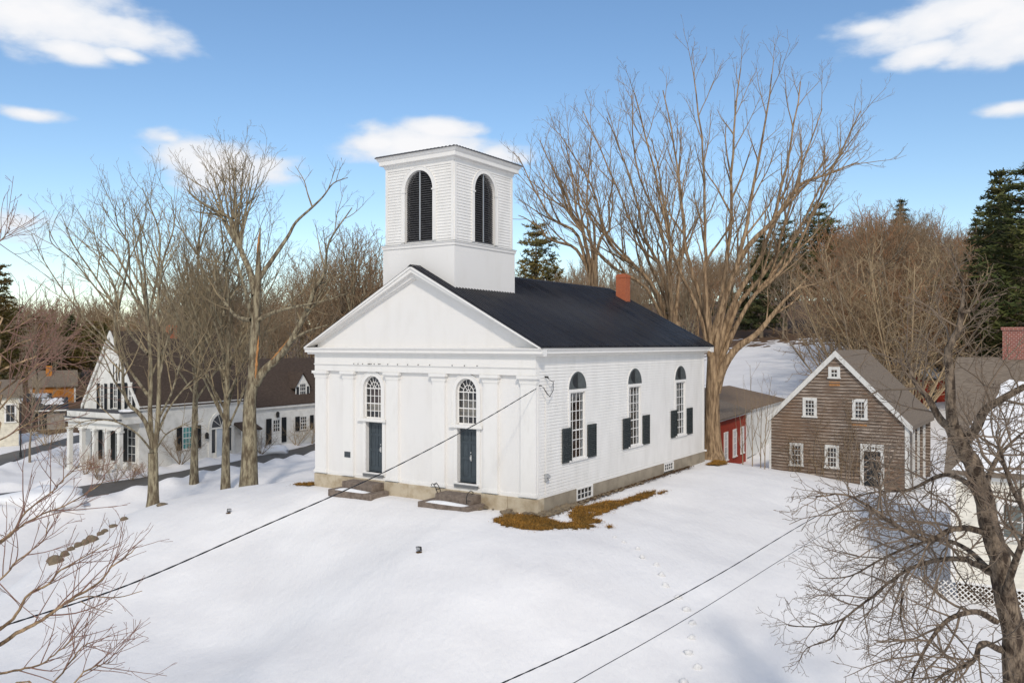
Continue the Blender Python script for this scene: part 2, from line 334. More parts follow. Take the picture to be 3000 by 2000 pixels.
TP += [(15.5, 52, -1.9), (21, 62, -1.5), (26, 50, -1.9), (23.5, 44, -1.9), (13, 50, -1.3), (-25.5, 57.2, -2.75), (-14, 77, -2.35), (-22.3, 62.7, -2.65), (-31, 60, -2.9), (-20, 70, -2.4), (-40, 80, -2.8), (-50, 120, -.5), (-60, 200, 4), (-20, 110, -1.0),
       (0, 110, .5), (0, 250, 13), (40, 250, 18), (-60, 320, 9), (-130, 300, 8), (-100, 100, -1), (60, 150, 12), (80, 110, 8), (100, 250, 18), (120, 60, 4), (45, 42, -2.2), (5, 70, -1.2), (-5, 60, -1.5),
       (0, 0, -4.4), (-15, 10, -4.4), (15, 8, -4.0), (0, 11, -3.6), (-40, 22, -3.4), (40, 12, -3.2), (0, -40, -4), (-100, 0, -4), (100, 0, -3), (20, 32, -2.6), (15, 25, -2.5), (0, 400, 16), (-200, 400, 10), (200, 400, 20), (-250, 100, 0), (260, 100, 8)]
TP = np.array(TP); TPx = TP[:, :2]
def _phi(d2): return d2 * np.log(np.sqrt(d2) + 1e-9)
def _tps():
    n = len(TP); d2 = ((TPx[:, None] - TPx[None]) ** 2).sum(-1)
    A = np.zeros((n + 3, n + 3)); A[:n, :n] = _phi(d2) + np.eye(n) * 6.0; A[:n, n] = 1; A[:n, n + 1:] = TPx; A[n, :n] = 1; A[n + 1:, :n] = TPx.T
    b = np.zeros(n + 3); b[:n] = TP[:, 2]
    return np.linalg.solve(A, b)
TPW = _tps()
ROAD = [at(180, 1440, 49.5), at(466, 1402, 54.2), at(701, 1362, 60), at(930, 1315, 69)]
ROAD = [(-46, 38), (-36, 44)] + [(p.x, p.y) for p in ROAD] + [(-13.5, 80), (-12, 95)]
DRIVE = [(-34.5, 48), (-38.5, 58), (-40.3, 68), (-40.5, 80), (-38, 95)]
def polydist(X, Y, pl):
    D = np.full(X.shape, 1e9)
    for (x0, y0), (x1, y1) in zip(pl[:-1], pl[1:]):
        dx, dy = x1 - x0, y1 - y0; t = np.clip(((X - x0) * dx + (Y - y0) * dy) / (dx * dx + dy * dy), 0, 1)
        D = np.minimum(D, np.hypot(X - x0 - t * dx, Y - y0 - t * dy))
    return D
CREST = [at(905, 1398, 40.5), at(690, 1430, 41.8), at(440, 1484, 41.5), at(280, 1548, 38), at(140, 1645, 34.5), at(0, 1765, 30.5), at(-300, 2000, 25)]
def crest_side(X, Y):
    """distance behind the crest of the knoll, 0 on its church side"""
    best = np.full(X.shape, 1e9); sg = np.zeros(X.shape)
    for p, q in zip(CREST[:-1], CREST[1:]):
        dx, dy = q.x - p.x, q.y - p.y; t = np.clip(((X - p.x) * dx + (Y - p.y) * dy) / (dx * dx + dy * dy), 0, 1)
        ex, ey = X - p.x - t * dx, Y - p.y - t * dy; d = np.hypot(ex, ey); c = dx * (Y - p.y) - dy * (X - p.x)
        m = d < best; best = np.where(m, d, best); sg = np.where(m, np.where(c < 0, 1.0, 0.0), sg)
    return best * sg
def height(X, Y):
    X = np.atleast_1d(np.asarray(X, float)); Y = np.atleast_1d(np.asarray(Y, float)); sh = X.shape; X = X.ravel(); Y = Y.ravel()
    Z = np.zeros(X.shape)
    for s in range(0, len(X), 20000):
        q = np.stack([X[s:s + 20000], Y[s:s + 20000]], 1); d2 = ((q[:, None] - TPx[None]) ** 2).sum(-1)
        Z[s:s + 20000] = _phi(d2) @ TPW[:-3] + TPW[-3] + q @ TPW[-2:]
    # level shelf under the church
    rx = (X - CH_O.x) * CA.x + (Y - CH_O.y) * CA.y; ry = (X - CH_O.x) * CB.x + (Y - CH_O.y) * CB.y
    dx = np.maximum(np.maximum(-12.3 - rx, rx - .3), 0); dy = np.maximum(np.maximum(-.3 - ry, ry - 17.7), 0)
    w = np.exp(-(np.hypot(dx, dy) / .8) ** 2); Z = Z * (1 - w) + w * (-.60)
    sdist = crest_side(X, Y); Z = Z - 1.4 * np.clip(sdist / 2.2, 0, 1) ** 1.5 * np.exp(-(np.maximum(sdist - 2.2, 0) / 6) ** 2) * (1 - w)
    # snow banks along road and drive
    for pl, hw in ((ROAD, 1.45), (DRIVE, 1.5)):
        d = polydist(X, Y, pl)
        Z = Z + .42 * np.exp(-((d - hw - 1.3) / .75) ** 2) * (.7 + .3 * np.sin(X * 1.7 + Y * 2.3)) - .12 * np.exp(-(d / hw) ** 4)
    und = .035 * np.sin(X * .9 + .7 * np.sin(Y * .5)) * np.sin(Y * .7 + 1.3) + .02 * np.sin(X * 2.1 + Y * 1.3) * np.sin(Y * 1.9 - X * .4)
    Z = Z + und * (1 - w)
    return Z.reshape(sh)
def hz(x, y): return float(height([x], [y])[0])
def ground_px(px, py, d0=12, d1=140):
    ds = np.linspace(d0, d1, 700); X = (px - 1500) / F * ds; Z = CZ - (py - HZ) / F * ds
    below = np.nonzero(Z - height(X, ds) <= 0)[0]
    d = ds[below[0]] if len(below) else d1
    return Vector(((px - 1500) / F * d, d, hz((px - 1500) / F * d, d)))

def axis(lo, a, b, hi, st, g=1.09):
    c = list(np.arange(a, b + 1e-6, st)); s = st; x = b
    while x < hi: s *= g; x += s; c.append(x)
    s = st; x = a
    while x > lo: s *= g; x -= s; c.insert(0, x)
    return np.array(c)
def build_ground():
    gx = axis(-700, -34, 32, 700, .3); gy = axis(-120, 11, 62, 900, .3)
    X, Y = np.meshgrid(gx, gy); Z = height(X, Y)
    nx, ny = len(gx), len(gy)
    for j in range(ny):
        for i in range(nx):
            if -40 < X[j, i] < 40 and 8 < Y[j, i] < 75:
                p = Vector((X[j, i], Y[j, i], 0)); Z[j, i] += .045 * noise.noise(p * .35) + .018 * noise.noise(p * 1.1) + .012 * noise.noise(p * 2.7)
    me = bpy.data.meshes.new("ground"); me.vertices.add(nx * ny)
    me.vertices.foreach_set('co', np.stack([X, Y, Z], -1).astype(np.float32).ravel())
    idx = np.arange(nx * ny).reshape(ny, nx)
    q = np.stack([idx[:-1, :-1], idx[:-1, 1:], idx[1:, 1:], idx[1:, :-1]], -1).reshape(-1, 4)
    me.loops.add(q.size); me.polygons.add(len(q)); me.loops.foreach_set('vertex_index', q.ravel().astype(np.int32))
    me.polygons.foreach_set('loop_start', np.arange(0, q.size, 4, dtype=np.int32)); me.polygons.foreach_set('loop_total', np.full(len(q), 4, np.int32))
    me.polygons.foreach_set('use_smooth', np.ones(len(q), bool)); me.update(); me.validate()
    # how much leaf litter shows: woods yes, lawn no
    lit = np.clip((Y - 76 - .10 * np.maximum(X, 0)) / 12, 0, 1.1) * np.clip(1.15 - 1.6 * np.exp(-((X - 30) / 15) ** 2 - ((Y - 92) / 22) ** 2), 0, 1.1)
    lit[lit < .02] = -1
    at_ = me.attributes.new('litter', 'FLOAT', 'POINT'); at_.data.foreach_set('value', lit.astype(np.float32).ravel())
    m = bpy.data.materials.new("snow_cover"); m.use_nodes = True; nt = m.node_tree; N = nt.nodes; L = nt.links; P = N['Principled BSDF']
    P.inputs['Roughness'].default_value = .75; P.inputs['Specular IOR Level'].default_value = .15
    tc = N.new('ShaderNodeTexCoord')
    def nz(s, d=6, st=(1, 1, 1)):
        mp = N.new('ShaderNodeMapping'); mp.inputs['Scale'].default_value = st; L.new(tc.outputs['Object'], mp.inputs[0])
        n = N.new('ShaderNodeTexNoise'); n.inputs['Scale'].default_value = s; n.inputs['Detail'].default_value = d; L.new(mp.outputs[0], n.inputs[0]); return n.outputs[0]
    def mr(x, a, b, c=0, e=1):
        r = N.new('ShaderNodeMapRange'); r.inputs[1].default_value = a; r.inputs[2].default_value = b; r.inputs[3].default_value = c; r.inputs[4].default_value = e; L.new(x, r.inputs[0]); return r.outputs[0]
    x = N.new('ShaderNodeMix'); x.data_type = 'RGBA'; x.inputs[6].default_value = (.79, .78, .775, 1); x.inputs[7].default_value = (.705, .695, .695, 1); L.new(mr(nz(.35, 5), .35, .7), x.inputs[0])
    y = N.new('ShaderNodeMix'); y.data_type = 'RGBA'; y.inputs[7].default_value = (.12, .075, .045, 1); L.new(x.outputs[2], y.inputs[6])
    a = N.new('ShaderNodeAttribute'); a.attribute_name = 'litter'
    ad = N.new('ShaderNodeMath'); ad.operation = 'ADD'; L.new(a.outputs['Fac'], ad.inputs[0]); L.new(mr(nz(.5, 8), .3, .7, -.5, .5), ad.inputs[1])
    L.new(mr(ad.outputs[0], .42, .55), y.inputs[0]); L.new(y.outputs[2], P.inputs['Base Color'])
    b1 = N.new('ShaderNodeBump'); b1.inputs['Strength'].default_value = .5; b1.inputs['Distance'].default_value = .10; L.new(nz(.9, 4, (1, .45, 1)), b1.inputs['Height'])
    b2 = N.new('ShaderNodeBump'); b2.inputs['Strength'].default_value = .6; b2.inputs['Distance'].default_value = .055; L.new(nz(5, 10, (1, .5, 1)), b2.inputs['Height']); L.new(b1.outputs[0], b2.inputs['Normal'])
    b3 = N.new('ShaderNodeBump'); b3.inputs['Strength'].default_value = .35; b3.inputs['Distance'].default_value = .012; L.new(nz(26, 6), b3.inputs['Height']); L.new(b2.outputs[0], b3.inputs['Normal'])
    L.new(b3.outputs[0], P.inputs['Normal'])
    me.materials.append(m)
    o = bpy.data.objects.new("ground", me); COL.objects.link(o); tag(o, kind='structure')
build_ground()
def strip(name, pl, hw, dz, mt):
    v = []; f = []; P = []
    for (x0, y0), (x1, y1) in zip(pl[:-1], pl[1:]):
        n = max(2, int(math.hypot(x1 - x0, y1 - y0) / .5))
        P += [(x0 + (x1 - x0) * k / n, y0 + (y1 - y0) * k / n) for k in range(n)]
    P.append(pl[-1]); P = np.array(P)
    for _ in range(12): P[1:-1] = (P[:-2] + 2 * P[1:-1] + P[2:]) / 4
    T = np.gradient(P, axis=0); T /= np.linalg.norm(T, axis=1)[:, None]; Nn = np.stack([-T[:, 1], T[:, 0]], 1)
    K = 6
    for k in range(K + 1):
        o = hw * (2 * k / K - 1); Q = P + Nn * o
        Z = height(Q[:, 0], Q[:, 1]) + dz - .10 * abs(2 * k / K - 1) ** 4
        v += [(a, b, c) for (a, b), c in zip(Q, Z)]
    n = len(P)
    for k in range(K):
        for j in range(n - 1): f.append((k * n + j, k * n + j + 1, (k + 1) * n + j + 1, (k + 1) * n + j))
    mb = MB(); mb.v = v; mb.f = f
    return tag(mb.build(name, mt, smooth=True), kind='structure')
strip("road", ROAD, 1.4, .13, ASPHALT); strip("driveway", DRIVE, 1.4, .16, ASPHALT)

# ---------------------------------------------------------------- building elements
def clap(mb, a0, a1, b0, b1, h=.115, t=.014, holes=(), lim=None):
    n = max(1, round((b1 - b0) / h)); h = (b1 - b0) / n
    for k in range(n):
        z0, z1 = b0 + k * h, b0 + (k + 1) * h; zm = (z0 + z1) / 2
        if lim:
            l0, r0 = lim(z0); l1, r1 = lim(z1)
        else: l0 = l1 = a0; r0 = r1 = a1
        iv = [(l0, l1, r0, r1)]
        for (c0, c1, d0, d1) in holes:
            if d0 < zm < d1:
                nv = []
                for (p, p2, q, q2) in iv:
                    if c1 <= p or c0 >= q: nv.append((p, p2, q, q2)); continue
                    if c0 > p: nv.append((p, p2, c0, c0))
                    if c1 < q: nv.append((c1, c1, q, q2))
                iv = nv
        for (p, p2, q, q2) in iv:
            mb.poly([(p, t, z0), (q, t, z0), (q2, .002, z1), (p2, .002, z1)])
            mb.poly([(p, -.01, z0), (q, -.01, z0), (q, t, z0), (p, t, z0)])
def arch(cx, zs, r, n=20, ry=None):
    ry = ry or r
    return [(cx + r * math.cos(math.pi * k / n), zs + ry * math.sin(math.pi * k / n)) for k in range(n + 1)]
def shutter(par, M, a0, a1, b0, b1, n0=.03, mt=None, slats=True):
    mb = MB(M); w = .05
    mb.box(a0, a0 + w, n0, n0 + .035, b0, b1); mb.box(a1 - w, a1, n0, n0 + .035, b0, b1)
    for z in (b0, (b0 + b1) / 2 - .03, b1 - .06): mb.box(a0 + w, a1 - w, n0 + .001, n0 + .033, z, z + .06)
    k = max(6, int((b1 - b0) / .085))
    mb.box(a0 + w, a1 - w, n0 - .004, n0 + .004, b0 + .06, b1 - .06)
    for j in range(k):
        z = b0 + .06 + (b1 - b0 - .14) * j / k
        mb.hexa([(a0 + w, n0 + .006, z + .03), (a1 - w, n0 + .006, z + .03), (a1 - w, n0 + .012, z + .036), (a0 + w, n0 + .012, z + .036), (a0 + w, n0 + .040, z), (a1 - w, n0 + .040, z), (a1 - w, n0 + .046, z + .008), (a0 + w, n0 + .046, z + .008)])
    return mb.build("shutter", mt or SHUTTER, par)
def rect_window(par, M, a0, a1, b0, b1, cols, rows, casing=.1, proud=.03, trim=None, glassm=None, bar=.022, name="window", n_in=.004, label=None):
    """window laid on a wall: casing, sash bars and pane"""
    trim = trim or WHITE_TRIM; mb = MB(M)
    mb.box(a0 - casing, a0, 0, proud, b0, b1); mb.box(a1, a1 + casing, 0, proud, b0, b1)
    mb.box(a0 - casing, a1 + casing, 0, proud + .004, b1, b1 + casing); mb.box(a0 - casing - .04, a1 + casing + .04, 0, proud + .05, b0 - casing * .6, b0)
    w = mb.build(name, trim, par)
    if label: w['label'] = label
    s = MB(M); f = .035
    s.box(a0, a0 + f, n_in, n_in + .02, b0, b1); s.box(a1 - f, a1, n_in, n_in + .02, b0, b1); s.box(a0 + f, a1 - f, n_in, n_in + .02, b0, b0 + f); s.box(a0 + f, a1 - f, n_in, n_in + .02, b1 - f, b1)
    for c in range(1, cols):
        x = a0 + (a1 - a0) * c / cols; s.box(x - bar / 2, x + bar / 2, n_in, n_in + .014, b0 + f, b1 - f)
    for r in range(1, rows):
        z = b0 + (b1 - b0) * r / rows; hb = bar if r != rows // 2 else bar * 1.8
        s.box(a0 + f, a1 - f, n_in + .001, n_in + .016, z - hb / 2, z + hb / 2)
    s.build("sash", trim, w)
    p = MB(M); p.box(a0 + .01, a1 - .01, n_in - .012, n_in + .003, b0 + .01, b1 - .01); p.build("pane", glassm or GLASS_DARK, w)
    return w
def gable_roof(mb, x0, x1, y0, y1, ze, zr, th=.1):
    """roof slabs in local xyz, ridge along y"""
    xm = (x0 + x1) / 2
    for xe in (x0, x1):
        mb.hexa([(xe, y0, ze), (xe, y1, ze), (xm, y1, zr), (xm, y0, zr), (xe, y0, ze + th), (xe, y1, ze + th), (xm, y1, zr + th), (xm, y0, zr + th)])

# ---------------------------------------------------------------- church
def build_church():
    ch = thing("church", "white Greek Revival church with square bell tower and dark metal roof on the snowy knoll", "church", CH_O, CH_R)
    FR = frame((0, 0, 0), (1, 0, 0), (0, -1, 0)); SD = frame((0, 0, 0), (0, 1, 0), (1, 0, 0)); LF = frame((-12, 0, 0), (0, 1, 0), (-1, 0, 0)); BK = frame((0, 17.4, 0), (-1, 0, 0), (0, 1, 0))
    Wd, Ln, H, OV, EZ, RZ = 12.0, 17.4, 5.5, .45, 5.80, 9.22
    XM = -6.0; slope = (RZ - EZ) / (6 + OV)
    zroof = lambda x: RZ - abs(x - XM) * slope
    # foundation
    f = MB(FR); rnd = random.Random(3); x = -12.12
    while x < .1:
        w = min(rnd.uniform(1.1, 2.3), .12 - x)
        if .12 - (x + w) < .5: w = .12 - x
        f.box(x + .006, x + w - .006, -.35, .10 + rnd.uniform(-.008, .012), -1.2, -.005 - rnd.uniform(0, .012)); x += w
    f.build("granite_foundation", GRANITE, ch, bevel=.012)
    f = MB(SD); f.box(.36, 2.96, -.3, .06, -1.2, -.02); f.box(4.40, 11.86, -.3, .06, -1.2, -.021); f.box(13.1, 17.46, -.3, .06, -1.2, -.02)
    for a, b in ((2.96, 4.40), (11.86, 13.1)): f.box(a, b, -.3, .05, -1.2, -.56)
    f.build("side_foundation", CONCRETE, ch)
    f = MB(); f.box(-12.06, -11.7, .3, 17.46, -1.2, -.03); f.box(-11.7, -.3, 17.1, 17.45, -1.2, -.031); f.build("rear_foundation", CONCRETE, ch)
    # front wall, flush boards with openings
    fw = MB(FR); wins = [(-8.55, -8.44), (-3.38, -3.34)]; loops = []
    for cw, cd in wins:
        loops.append([(cw + .525, 2.66)] + arch(cw, 3.98, .525, 20, .56) + [(cw - .525, 2.66)])
        loops.append([(cd - .49, .30), (cd + .49, .30), (cd + .49, 2.50), (cd - .49, 2.50)])
    fw.sheet([(-12, -.02), (0, -.02), (0, H + .2), (-12, H + .2)], loops, 0)
    for l in loops: fw.reveal(l, 0, -.22)
    fw.build("front_wall", WHITE_FLUSH, ch)
    # tympanum
    ty = MB(FR); ty.sheet([(-12, H + .2), (0, H + .2), (0, zroof(0) - .05), (XM, RZ - .08), (-12, zroof(-12) - .05)], [], .003); ty.build("pediment_panel", WHITE_FLUSH, ch)
    # side walls
    cts = [3.12, 8.57, 14.06]; holes = []
    for c in cts: holes.append((c - .62, c + .62, 1.20, 3.96))
    sw = MB(SD); clap(sw, .10, 17.3, 0, H, holes=holes, h=.125, t=.027)
    sw.sheet([(0, 0), (17.4, 0), (17.4, H + .2), (0, H + .2)], [[(a, c), (b, c), (b, d), (a, d)] for a, b, c, d in holes], -.012)
    for a, b, c, d in holes: sw.reveal([(a, c), (b, c), (b, d), (a, d)], .0, -.15)
    sw.build("side_wall", WHITE, ch)
    sw = MB(LF); clap(sw, .1, 17.3, 0, H); sw.sheet([(0, 0), (17.4, 0), (17.4, H + .2), (0, H + .2)], [], -.012); sw.build("side_wall", WHITE, ch)
    bw = MB(BK); clap(bw, 0, 12, 0, H + .2); clap(bw, 0, 12, H + .2, RZ - .15, lim=lambda z: ((z - zroof(0)) / slope if z > zroof(0) else 0, 12 - ((z - zroof(0)) / slope if z > zroof(0) else 0)))
    bw.sheet([(0, 0), (12, 0), (12, H + .2), (6, RZ - .1), (0, H + .2)], [], -.012); bw.build("rear_wall", WHITE, ch)
    b = MB(SD); b.box(0, .11, 0, .042, 0, H); b.box(17.28, 17.43, 0, .042, 0, H); b.box(-.02, 17.5, 0, .05, -.045, .08)
    b.box(17.45, 17.62, -.1, .12, -.03, .06); b.build("corner_boards", WHITE_TRIM, ch)
    # water table on front
    b = MB(FR); b.box(-12.04, .04, 0, .05, -.05, .13); b.build("sill_board", WHITE_TRIM, ch)
    # pilasters
    for a0, a1 in [(-12.03, -11.33), (-10.24, -9.62), (-7.63, -6.97), (-5.07, -4.42), (-2.45, -1.78), (-.68, .03)]:
        p = MB(FR); p.box(a0, a1, 0, .13, .18, 4.42); p.build("pilaster", WHITE_TRIM, ch)
        o = COL.objects[-1] if False else bpy.context.scene.objects[-1] if False else None
        last = [c for c in ch.children][-1]
        c = MB(FR); c.box(a0 - .03, a1 + .03, 0, .15, 4.40, 4.45); c.profile([(0, 4.45), (.14, 4.45), (.15, 4.52), (.21, 4.58), (.21, 4.60), (0, 4.60)], a0 - .05, a1 + .05); c.box(a0 - .12, a1 + .12, 0, .235, 4.60, 4.72); c.build("capital", WHITE_TRIM, last)
        c = MB(FR); c.box(a0 - .05, a1 + .05, 0, .17, .05, .15); c.box(a0 - .025, a1 + .025, 0, .15, .15, .20); c.build("pilaster_base", WHITE_TRIM, last)
    # entablature
    e = MB(FR); e.box(-12.04, .04, 0, .145, 4.725, 4.98); e.box(-12.05, .05, 0, .165, 4.98, 5.015); e.box(-12.06, .06, 0, .19, 5.015, 5.05); e.box(-12.04, .04, 0, .15, 5.05, 5.47)
    e.box(-12.04, -12.0, -.6, .14, 4.725, 5.47)
    e.build("frieze", WHITE_TRIM, ch)
    # cornice: front and sides
    prof = [(0, 5.47), (.20, 5.47), (.22, 5.53), (.26, 5.56), (.38, 5.565), (.38, 5.66), (.41, 5.69), (.45, 5.745), (.45, 5.77), (0, 5.80)]
    c = MB(FR); c.profile(prof, -12.45, .45); c.build("front_cornice", WHITE_TRIM, ch)
    prof = [(0, 5.44), (.06, 5.44), (.08, 5.54), (.16, 5.565), (.36, 5.57), (.36, 5.66), (.40, 5.69), (.445, 5.74), (.445, 5.775), (0, 5.78)]
    for M in (SD, LF):
        c = MB(M); c.profile(prof, .002, 17.85); c.build("eave_cornice", WHITE_TRIM, ch)
    # raking cornice
    for sgn in (1, -1):
        r = MB(FR); xe = XM + sgn * (6 + OV)
        def pp(d0, d1, n0, n1, xe=xe, sgn=sgn):
            k = math.sqrt(1 + slope ** 2)
            P = [(xe, EZ - d0 * k), (XM, RZ - d0 * k), (XM, RZ - d1 * k), (xe, EZ - d1 * k)]
            r.prism(P, n0, n1)
        pp(.01, .10, -.02, .45); pp(.10, .24, -.02, .40); pp(.24, .40, -.02, .20); pp(.40, .46, -.02, .10)
        # trim below the eave line is hidden inside the horizontal cornice
        r.v = [(v[0], v[1], max(v[2], 5.72)) for v in r.v]
        r.build("raking_cornice", WHITE_TRIM, ch)
    # metal roof with ribs
    for sgn in (1, -1):
        r = MB(); y = -.44; xe = XM + sgn * (6 + OV + .02); k = 0
        ys = []
        while y < Ln + .42:
            ys += [(y, .0), (y + .13, .0), (y + .15, .045), (y + .19, .045)]; y += .21
        vs = []
        NS = 6
        for yy, hh in ys:
            for q in range(NS + 1):
                t = q / NS; sag = -.05 * math.sin(math.pi * t) * math.sin(math.pi * min(1, max(0, yy / Ln)))
                vs.append((xe + (XM - xe) * t, yy, EZ + (RZ - EZ) * t + .015 + hh + sag * .6))
        r.v = vs; n = NS + 1
        for j in range(len(ys) - 1):
            for q in range(NS): r.f.append((j * n + q, (j + 1) * n + q, (j + 1) * n + q + 1, j * n + q + 1))
        r.build("metal_roof", METAL_ROOF, ch)
        sm = MB(); k2 = 0  # lighter strips on the rib tops, sky highlights put into the colour
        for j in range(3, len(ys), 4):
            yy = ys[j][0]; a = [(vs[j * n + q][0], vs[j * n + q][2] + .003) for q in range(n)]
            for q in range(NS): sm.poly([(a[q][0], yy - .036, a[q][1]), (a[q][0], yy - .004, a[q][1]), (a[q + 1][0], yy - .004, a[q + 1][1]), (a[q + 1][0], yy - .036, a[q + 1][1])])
        sm.build("rib_highlights", RIB_HIGHLIGHT, ch)
        u = MB(); u.hexa([(xe, -.44, EZ - .02), (xe, Ln + .44, EZ - .02), (XM, Ln + .44, RZ - .02), (XM, -.44, RZ - .02), (xe, -.44, EZ + .008), (xe, Ln + .44, EZ + .008), (XM, Ln + .44, RZ + .008), (XM, -.44, RZ + .008)])
        u.build("roof_deck", SLATE, ch)
    rc = MB(); rc.profile([(0, 0)], 0, 0) if False else None
    rc.prism([(XM - .16, RZ - .05), (XM, RZ + .06), (XM + .16, RZ - .05)], -.45, Ln + .44); rc.build("ridge_cap", METAL_ROOF, ch)
    # rear rake trim
    r = MB(BK)
    for s in (1, -1):
        xe = 6 + s * (6 + OV); r.prism([(xe, EZ - .01), (6, RZ - .01), (6, RZ - .3), (xe, EZ - .3)], 0, .40)
    r.build("rear_rake_board", WHITE_TRIM, ch)
    # front doors and arched windows
    for i, (cw, cd) in enumerate(wins):
        # arched window
        w = MB(FR); inn = [(cw + .525, 2.66)] + arch(cw, 3.98, .525, 20, .56) + [(cw - .525, 2.66)]; out = [(cw + .70, 2.66)] + arch(cw, 3.98, .70, 20, .735) + [(cw - .70, 2.66)]
        w.band(inn, out, 0, .045); out2 = [(cw + .74, 2.66)] + arch(cw, 3.98, .74, 20, .775) + [(cw - .74, 2.66)]; w.band(out, out2, 0, .065)
        w.box(cw - .80, cw + .86, 0, .14, 2.54, 2.62); w.box(cw - .76, cw + .82, 0, .10, 2.62, 2.66)
        wo = w.build("arched_window", WHITE_TRIM, ch)
        s = MB(FR); n0, n1 = -.15, -.115; bw_ = .026
        s.band([(cw + .48, 2.66)] + arch(cw, 3.98, .48, 20, .515) + [(cw - .48, 2.66)], inn, n0, n1); s.box(cw - .525, cw + .525, n0, n1, 2.66, 2.72)
        for k in range(1, 4):
            x = cw - .48 + .96 * k / 4; s.box(x - bw_ / 2, x + bw_ / 2, n0, n1 - .006, 2.7, 3.98)
        for k in range(1, 5):
            z = 2.66 + 1.32 * k / 4; hh = bw_ * (1.7 if k in (2, 4) else 1); s.box(cw - .49, cw + .49, n0, n1 - .004, z - hh / 2, z + hh / 2)
        for q in range(1, 7):
            t = math.pi * q / 7; cx0, sz0 = math.cos(t), math.sin(t)
            rr0 = .26 if q not in (3, 4) else .26
            s.tube([(cw + .26 * cx0, -.13, 3.98 + .28 * sz0), (cw + .5 * cx0, -.13, 3.98 + .535 * sz0)], .014, 4)
        s.band(arch(cw, 3.98, .245, 16, .265), arch(cw, 3.98, .27, 16, .29), n0, n1 - .006); s.band(arch(cw, 3.98, .07, 10, .08), arch(cw, 3.98, .095, 10, .105), n0, n1 - .006)
        for t in (R(50), R(90), R(130)): s.tube([(cw + .09 * math.cos(t), -.13, 3.98 + .1 * math.sin(t)), (cw + .25 * math.cos(t), -.13, 3.98 + .27 * math.sin(t))], .013, 4)
        s.build("sash", WHITE_TRIM, wo)
        g = MB(FR); g.sheet(inn, [], -.145); g.build("pane", GLASS, wo)
        bl = MB(FR); bl.box(cw - .6, cw + .6, -.36, -.35, 3.0, 3.32 if i == 0 else 3.31); bl.box(cw - .6, cw + .6, -.375, -.345, 2.985, 3.0); bl.build("roller_blind", BLIND, wo)
        if i == 0:
            cu = MB(FR); cu.box(cw - .6, cw + .6, -.52, -.51, 3.30, 3.99); cu.build("curtain", CURTAIN, wo)
        else:
            cu = MB(FR); cu.box(cw - .6, cw - .34, -.5, -.49, 2.6, 3.9); cu.box(cw - .6, cw + .6, -.6, -.59, 3.28, 3.6); cu.build("curtain", BLIND, wo)
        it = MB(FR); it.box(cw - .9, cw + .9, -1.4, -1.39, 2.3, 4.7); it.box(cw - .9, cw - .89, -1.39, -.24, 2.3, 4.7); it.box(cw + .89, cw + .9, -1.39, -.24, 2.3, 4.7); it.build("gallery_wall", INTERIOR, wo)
        # door
        d = MB(FR); a0, a1, b0, b1 = cd - .49, cd + .49, .30, 2.50; n = -.20
        d.box(a0, a1, n - .05, n, b0, b1); xs = [a0, a0 + .13, cd - .055, cd + .055, a1 - .13, a1]; zs = [(b0, b0 + .22), (b0 + .92, b0 + 1.02), (b0 + 1.58, b0 + 1.68), (b1 - .14, b1)]
        for p, q in ((xs[0], xs[1]), (xs[2], xs[3]), (xs[4], xs[5])): d.box(p, q, n, n + .022, b0, b1)
        for p, q in ((xs[1], xs[2]), (xs[3], xs[4])):
            for z0, z1 in zs: d.box(p, q, n, n + .0215, z0, z1)
            for (z0, z1) in zip([z[1] for z in zs[:-1]], [z[0] for z in zs[1:]]): d.box(p + .05, q - .05, n, n + .012, z0 + .05, z1 - .05)
        do = d.build("door", DOOR_GREY, ch)
        hd = MB(FR); hx = cd + (.22 if i == 0 else .06); hd.box(hx - .03, hx + .03, n + .022, n + .03, 1.18, 1.42); hd.tube([(hx, n + .03, 1.2), (hx, n + .085, 1.24), (hx, n + .085, 1.36), (hx, n + .03, 1.4)], .012, 6); hd.tube([(hx, n + .02, 1.52), (hx, n + .045, 1.52)], .025, 10)
        hd.build("door_handle", BRASS, do)
        cs = MB(FR); cs.box(a0 - .17, a0, 0, .04, .17, 2.54); cs.box(a1, a1 + .17, 0, .04, .17, 2.54); cs.box(a0 - .14, a1 + .14, -.2, .09, .24, .30); cs.build("door_casing", WHITE_TRIM, ch)
        th = MB(FR); th.box(a0 - .10, a1 + .10, -.18, .12, .13, .2385); th.build("threshold", LEAD, do)
    # plaque
    p = MB(FR); p.box(-10.13, -9.77, .13, .15, .87, 1.12); po = p.build("plaque", DOOR_GREY, ch)
    q = MB(FR)
    for k in range(5): q.box(-10.09, -9.81 - .03 * (k % 2), .15, .1525, .905 + k * .04, .918 + k * .04)
    q.box(-10.13, -9.77, .15, .153, .87, .88); q.box(-10.13, -9.77, .15, .153, 1.11, 1.12); q.build("plaque_lines", SLATE, po)
    # small hooks under the frieze
    hk = MB(FR)
    for u in (450, 490, 533, 586, 598, 612, 640, 680, 693, 763, 850, 938, 1028, 1125, 1308, 1405, 1503):
        x = -10.84 + (u - 300) * (10.23 / 1600) - .0; x = -12.4 + u * .00645; hk.box(x - .018, x + .018, .19, .21, 5.045, 5.085)
    hk.build("frieze_hooks", IRON, ch)
